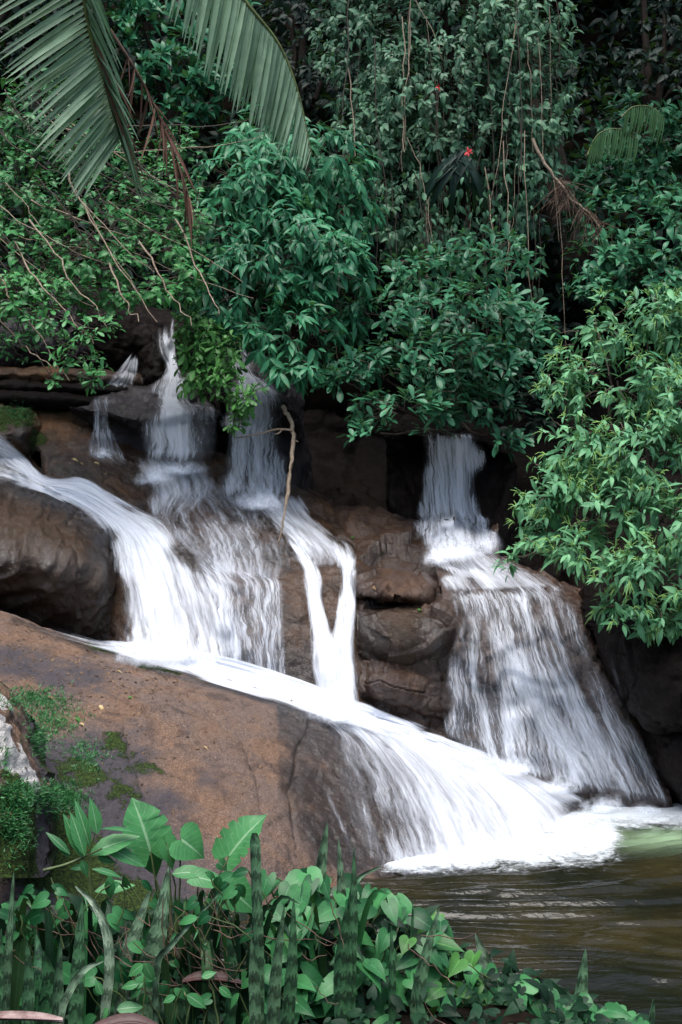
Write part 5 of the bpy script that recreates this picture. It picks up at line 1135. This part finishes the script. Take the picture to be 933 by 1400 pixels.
for (cx, cd, n_s, lb) in ((60, 4.55, 20, 'clump of dark arching strap leaves at the bottom left behind the snake plants'), (265, 4.6, 18, 'clump of dark arching strap leaves behind the dry straw'), (425, 4.75, 12, 'clump of dark arching strap leaves among the heart leaved vines')):
    b0 = P(cx, 1390, cd); rt = empty('strap_leaf_clump', down(b0), lb, 'plant', 'strap leaf clumps')
    for k in range(n_s):
        an = rf.uniform(-1.1, 1.1); x0 = cx+rf.normal()*38; top = rf.uniform(1215, 1300); dx = math.sin(an)*rf.uniform(20, 80)
        pts = [(x0, 1400, cd), (x0+dx*.25, (1400+top)/2, cd+rf.normal()*.04), (x0+dx*.65, top, cd-.05), (x0+dx*1.1, top+rf.uniform(-10, 35), cd-.1)]
        c = np.array(pts, float); w = P(c[:, 0], c[:, 1], c[:, 2]); w = np.concatenate([[down(w[0])], w]) if w[0][2] > down(w[0])[2]+.02 else w
        w = catmull(w, 16); t_ = np.linspace(0, 1, 16); W = rf.uniform(.010, .022)*np.maximum(np.clip((1-t_)/.5, 0, 1)**.7*(.6+.4*np.clip(t_/.3, 0, 1)), .04)
        tan = nrm(np.gradient(w, axis=0)); sd = nrm(np.cross(tan, np.array([rf.normal()*.4, -1, .3]))); nn_ = nrm(np.cross(sd, tan)); s_ = np.array([-1, 0, 1.])
        fr = w[:, None]+sd[:, None]*(s_[None, :, None]*W[:, None, None])+nn_[:, None]*((np.abs(s_)-.5)[None, :, None]*W[:, None, None]*.5)
        part('leaf', rt, fr.reshape(-1, 3), gridfaces(3, 16), M['heart' if rf.uniform() < .25 else 'palm_dark' if rf.uniform() < .5 else 'darkleaf'], attrs={'tone': np.full(48, rf.uniform(.1, .8))}, uv=np.stack([np.tile([0, .5, 1.], 16), np.repeat(t_, 3)], -1))
wl_ = empty('climbing_vine', down(P(120, 1390, 4.35)), 'small leaved vine winding through the snake plants at the lower left', 'vine')
nd = []
for k in range(110):
    x = rf.uniform(-10, 345); y = rf.uniform(1225, 1395) if k < 70 else rf.uniform(1188, 1262); d = 4.32+rf.uniform(0, .35); an = rf.uniform(-1.4, 1.4); sz = rf.uniform(16, 34)
    big_leaf(wl_, (x, y), (x+math.sin(an)*sz, y+sz*(.2+.6*abs(math.cos(an)))), d, 'ovate' if k % 3 else 'heart', np.clip((.5 if k < 70 else .3)+.3*rf.normal(), 0, .99), (rf.normal()*.4, -.7, .6), 'heart', wid=rf.uniform(.9, 1.4), droop=rf.uniform(.2, .6), fold=rf.uniform(.1, .4)); nd.append(P(x, y, d))
a_ = Acc()
for k in range(0, 108, 2): a_.tube(wiggle(nd[k], nd[k]+np.array([rf.normal()*.08, .03, -.16]), 7, .006, rf, -.01), np.linspace(.0028, .0022, 7), 5)
a_.part('stem', wl_, M['petiole'])['kind'] = 'stuff'
def in_band(x):
    return np.interp(x, [340, 380, 420, 470, 520, 560, 620, 650, 700, 760, 860, 900], [1205, 1188, 1186, 1198, 1212, 1228, 1258, 1300, 1330, 1345, 1378, 1392])
VINES = [(345, 415, 'heart leaved vine climbing round the blunt topped snake plant', 30), (405, 475, 'heart leaved vine below the three upright spikes', 36), (465, 535, 'heart leaved vine with one long leaf pointing over the pool', 34), (525, 600, 'heart leaved vine around the leaning dark leaves', 32), (590, 660, 'heart leaved vine with yellowish leaves at the edge of the bank', 26), (650, 740, 'low heart leaved vine left of the solitary banded leaf', 30), (735, 880, 'low heart leaved vine at the bottom right of the bank', 28)]
for vi, (x0, x1, lb, n) in enumerate(VINES):
    xm = (x0+x1)/2; dd0 = 4.55+.55*np.clip((xm-400)/400, 0, 1)
    root = empty('heart_leaf_vine', down(P(xm, 1400, dd0+.1)), lb, 'vine', 'heart leaved vines on the bank')
    node = []
    for k in range(n):
        x = rf.uniform(x0, x1); y = in_band(x)+(rf.uniform(0, 1)**1.15)*(1405-in_band(x))*.98+6
        d = dd0+.28*(1.0-(y-1190)/220)+rf.normal()*.05; an = rf.normal(-.25, .75)
        size = rf.uniform(24, 50)*(1 if x < 600 else .8); dirpx = np.array([math.sin(an)*1.0+.25, .75+.25*rf.normal()]); dirpx /= np.linalg.norm(dirpx)
        p = P(x, y, d); e = P(x+dirpx[0]*size, y+dirpx[1]*size*.75, d-.06); L = np.linalg.norm(e-p)
        yel = (vi == 4 and rf.uniform() < .35) or rf.uniform() < .04
        tpl = leaf_tpl('arrow' if rf.uniform() < .45 else 'heart', rf.uniform(.25, .6), rf.uniform(.05, .35), rf.normal()*.15, 0, rf.uniform(.95, 1.25))
        v, f, t, u = leaves_mesh(p[None], (e-p)[None], np.array([[rf.normal()*.3, -.6+.25*rf.normal(), .75]]), np.array([L]), np.array([np.clip(.55+.28*rf.normal(), 0, .99)]), [tpl], np.zeros(1, int))
        part('leaf', root, v, f, M['leaf_bright' if yel else 'heart'], attrs={'tone': t}, uv=u); node.append(p)
    node = np.array(node); a_ = Acc()
    for p in node:
        q = p+np.array([rf.normal()*.05, .04, -rf.uniform(.05, .13)]); a_.tube(wiggle(q, p, 6, .004, rf, -.01), np.linspace(.003, .002, 6), 5)
    for k in range(4):
        i, j = rf.integers(0, n, 2); a_.tube(wiggle(node[i]+np.array([0, .05, -.05]), node[j]+np.array([0, .05, -.08]), 10, .01, rf), np.full(10, .0035), 5)
    a_.part('stem', root, M['petiole'])['kind'] = 'stuff'

# leaves darkened to read as shady gaps, dead straw and sheaths between plants
pos, dr, nn, LL, tn = [], [], [], [], []
for k in range(2300):
    x = rf.uniform(-60, 880); top = np.interp(x, [-60, 60, 330, 420, 560, 650, 760, 880], [1250, 1240, 1235, 1225, 1262, 1322, 1362, 1396]); y = top+rf.uniform(0, 1)*(1450-top)
    d = np.interp(x, [0, 400, 800], [4.6, 4.85, 5.25])+rf.uniform(0, .5)
    pos.append(P(x, y, d)); an = rf.uniform(-1.5, 1.5); dr.append(np.array([math.sin(an), -.4*rf.uniform(), -.3+.6*rf.normal()])); nn.append(np.array([rf.normal()*.4, -.6, .6])); LL.append(rf.uniform(.05, .13)); tn.append(rf.uniform(0, .9))
pos = np.array(pos); n_ = len(pos)
v, f, t, u = leaves_mesh(pos, np.array(dr), np.array(nn), np.array(LL), np.array(tn), [leaf_tpl('ovate', .4, .2), leaf_tpl('lance', .5, .2, 0, 0, 1.2)], rf.integers(0, 2, n_))
tag(link('ground_cover', mesh('ground_cover', v, f, M['darkleaf'], attrs={'tone': t}, uv=u)), 'low leaves darkened to read as shady gaps between the snake plants', 'ground cover', kind='stuff')
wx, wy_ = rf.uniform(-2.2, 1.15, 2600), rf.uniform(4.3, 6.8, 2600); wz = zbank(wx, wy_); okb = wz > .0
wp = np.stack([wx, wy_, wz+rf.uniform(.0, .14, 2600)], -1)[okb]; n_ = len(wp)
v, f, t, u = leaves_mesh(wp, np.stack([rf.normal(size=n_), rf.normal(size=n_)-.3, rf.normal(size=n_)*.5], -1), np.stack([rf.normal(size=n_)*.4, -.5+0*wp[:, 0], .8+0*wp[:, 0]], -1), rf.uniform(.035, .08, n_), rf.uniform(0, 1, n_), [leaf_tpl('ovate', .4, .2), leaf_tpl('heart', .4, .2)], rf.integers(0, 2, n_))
tag(link('ground_cover', mesh('ground_cover', v, f, M['darkleaf'], attrs={'tone': t}, uv=u)), 'small leaves darkened as shade, carpeting the soil of the bank', 'ground cover', kind='stuff')
a_ = Acc()
for k in range(90):
    x, y = (rf.uniform(170, 330), rf.uniform(1250, 1350)) if k < 60 else (rf.uniform(0, 140), rf.uniform(1245, 1330)) if k < 78 else (rf.uniform(330, 640), rf.uniform(1260, 1390))
    an = rf.normal(.65, .5); ln = rf.uniform(25, 110); d = rf.uniform(4.35, 4.75)
    w = wiggle(P(x-ln/2*math.cos(an), y-ln/2*math.sin(an), d), P(x+ln/2*math.cos(an), y+ln/2*math.sin(an), d-.04), 7, .006, rf, .02); a_.tube(w, rf.uniform(.0009, .0024)*np.array([.6, 1, 1, 1, .9, .7, .3]), 4)
vv = np.concatenate(a_.v); tag(link('dry_straw', mesh('dry_straw', vv, np.concatenate(a_.f), M['deadstraw'])), 'heap of dry reddish brown palm straw among the snake plants', 'straw', kind='stuff')
def sheath(pts, wpx, mat, label):
    c = catmull(np.array(pts, float), 20); w = P(c[:, 0], c[:, 1], c[:, 2]); K = 7; s = np.linspace(-1, 1, K); W = wpx/FPX*4.1*.5*np.sin(np.linspace(.35, 2.8, 20))
    upv = np.array([0, -.35, .94]); tan = nrm(np.gradient(w, axis=0)); side = nrm(np.cross(tan, upv))
    fr = w[:, None]+side[:, None]*(s[None, :, None]*W[:, None, None])+upv*((s**2)[None, :, None]*W[:, None, None]*.5); bk = fr-upv*.006
    root = empty('palm_sheath', w[10], label, 'palm sheath'); f1 = gridfaces(K, 20)
    part('husk', root, np.concatenate([fr.reshape(-1, 3), bk.reshape(-1, 3)]), np.concatenate([f1, f1[:, ::-1]+K*20]), M[mat])
    v, f = tube(w-upv*.004, np.full(20, .007), 6); part('rib', root, v, f, M[mat])
sheath([(-60,1391,4.05),(0,1390,4.05),(50,1391,4.05),(86,1394,4.05)], 15, 'sheath', 'pale pinkish dry palm sheath lying along the bottom left edge')
sheath([(120,1410,4.0),(150,1402,4.0),(185,1398,4.0),(225,1410,4.0)], 24, 'redsheath', 'dark red dry palm sheath lying at the bottom left')
sheath([(250,1342,4.5),(270,1338,4.5),(300,1338,4.5),(330,1344,4.5)], 22, 'redsheath', 'small brown palm sheath half hidden in the dry straw')

# ------------------------------------------------------------------ litter, moss tufts and fallen leaves on the stones
def on_rock(px, py):
    a = nrm(P(px, py, 1.0)-ORI); q = BVH.ray_cast(Vector(ORI), Vector(a))
    return (None, None) if q[0] is None else (np.array(q[0]), np.array(q[1])*np.sign(np.array(q[1])@(ORI-np.array(q[0]))))
rl = np.random.default_rng(51)
pos, dr, nn, LL, tn = [], [], [], [], []
for k in range(520):
    if k < 330: x = rl.uniform(0, 260); y = np.interp(x, [0, 60, 200, 260], [842, 866, 912, 925])+abs(rl.normal())*42+2
    elif k < 420: x, y = rl.uniform(0, 400), rl.uniform(900, 1120)
    else: x, y = rl.uniform(60, 250), rl.uniform(560, 700)
    p, n = on_rock(x, y)
    if p is None: continue
    d = rl.normal(size=3); d = nrm(d-n*(d@n)); pos.append(p+n*.006); dr.append(d); nn.append(n+rl.normal(size=3)*.25); LL.append(rl.uniform(.008, .036)); tn.append(rl.uniform())
n_ = len(pos); v, f, t, u = leaves_mesh(np.array(pos), np.array(dr), np.array(nn), np.array(LL), np.array(tn), [leaf_tpl('ovate', .5, .3)], np.zeros(n_, int))
tag(link('leaf_litter', mesh('leaf_litter', v, f, M['litter'], attrs={'tone': t}, uv=u)), 'brown leaf litter scattered over the granite slab', 'litter', kind='stuff')
M['paleleaf'] = plain('pale_fallen_leaf', (.50, .40, .20), .7, (.36, .25, .10), 40)
for (x, y, an, s, mt, lb) in ((136,966,1.4,.045,'paleleaf','pale yellow fallen leaf on the slab right of the moss'), (102,983,.9,.055,'leaf_bright','green fallen leaf lying on the moss'), (108,991,.1,.05,'paleleaf','curled cream leaf at the edge of the moss'), (175,955,.1,.03,'leaf_bright','small green fallen leaf on the slab under the channel'), (160,919,.2,.035,'paleleaf','yellow fallen leaf below the mossy crest of the slab'), (65,955,.3,.055,'litter','brown curled leaf above the moss at the left'), (99,629,.1,.045,'paleleaf','yellow fallen leaf on the brown dome, leftmost of three'), (109,634,.0,.04,'paleleaf','yellow fallen leaf on the brown dome, middle of three'), (129,634,.0,.045,'paleleaf','yellow fallen leaf on the brown dome, rightmost of three'), (512,803,.9,.04,'litter','reddish dry leaf on the cracked block'), (480,737,-.8,.06,'leaf_bright','green sprig leaf on the dark slope between the falls'), (520,754,.5,.06,'leaf_bright','narrow green leaf lower on the dark slope'), (571,836,-.9,.055,'leaf_bright','green leaf stuck on top of the cracked block'), (290,1013,1.3,.03,'litter','orange brown leaf alone on the middle of the slab'), (278,1023,.8,.028,'paleleaf','small cream leaf alone on the middle of the slab')):
    p, n = on_rock(x, y)
    if p is None: continue
    e = P(x+10*math.cos(an), y+10*math.sin(an), (p-ORI)@FWD); d = nrm(e-p); d = nrm(d-n*(d@n))
    v, f, t, u = leaves_mesh((p+n*.012)[None], d[None], n[None], np.array([s*1.25]), np.array([.6]), [leaf_tpl('ovate', .6, .3)], np.zeros(1, int))
    tag(link('fallen_leaf', mesh('fallen_leaf', v, f, M[mt], attrs={'tone': t}, uv=u)), lb, 'leaf')
pos, dr, nn, LL, tn = [], [], [], [], []
for (cx, cy, rx, ry, m) in ((45,958,45,16,500), (75,985,36,30,500), (82,1092,34,22,900), (30,1088,30,20,400), (20,1130,30,40,400), (120,1035,32,24,260), (25,565,28,14,200), (5,1045,8,40,60), (52,1010,14,30,200)):
    for k in range(m):
        p, n = on_rock(cx+rl.normal()*rx*.5, cy+rl.normal()*ry*.5)
        if p is None: continue
        for j in range(3):
            pos.append(p+rl.normal(size=3)*.006); d = nrm(n*.7+rl.normal(size=3)*.6+np.array([0, 0, .3])); dr.append(d); nn.append(nrm(rl.normal(size=3)+np.array([0, -1, 1]))); LL.append(rl.uniform(.01, .028)); tn.append(np.clip(.4+.3*rl.normal(), 0, .99))
n_ = len(pos); v, f, t, u = leaves_mesh(np.array(pos), np.array(dr), np.array(nn), np.array(LL), np.array(tn), [leaf_tpl('needle', .4, .2, 0, 0, 5.0)], np.zeros(n_, int))
tag(link('moss', mesh('moss', v, f, M['leaf_thicket'], attrs={'tone': t}, uv=u)), 'green moss tufts on the slab and the lichen covered boulder', 'moss', kind='stuff')
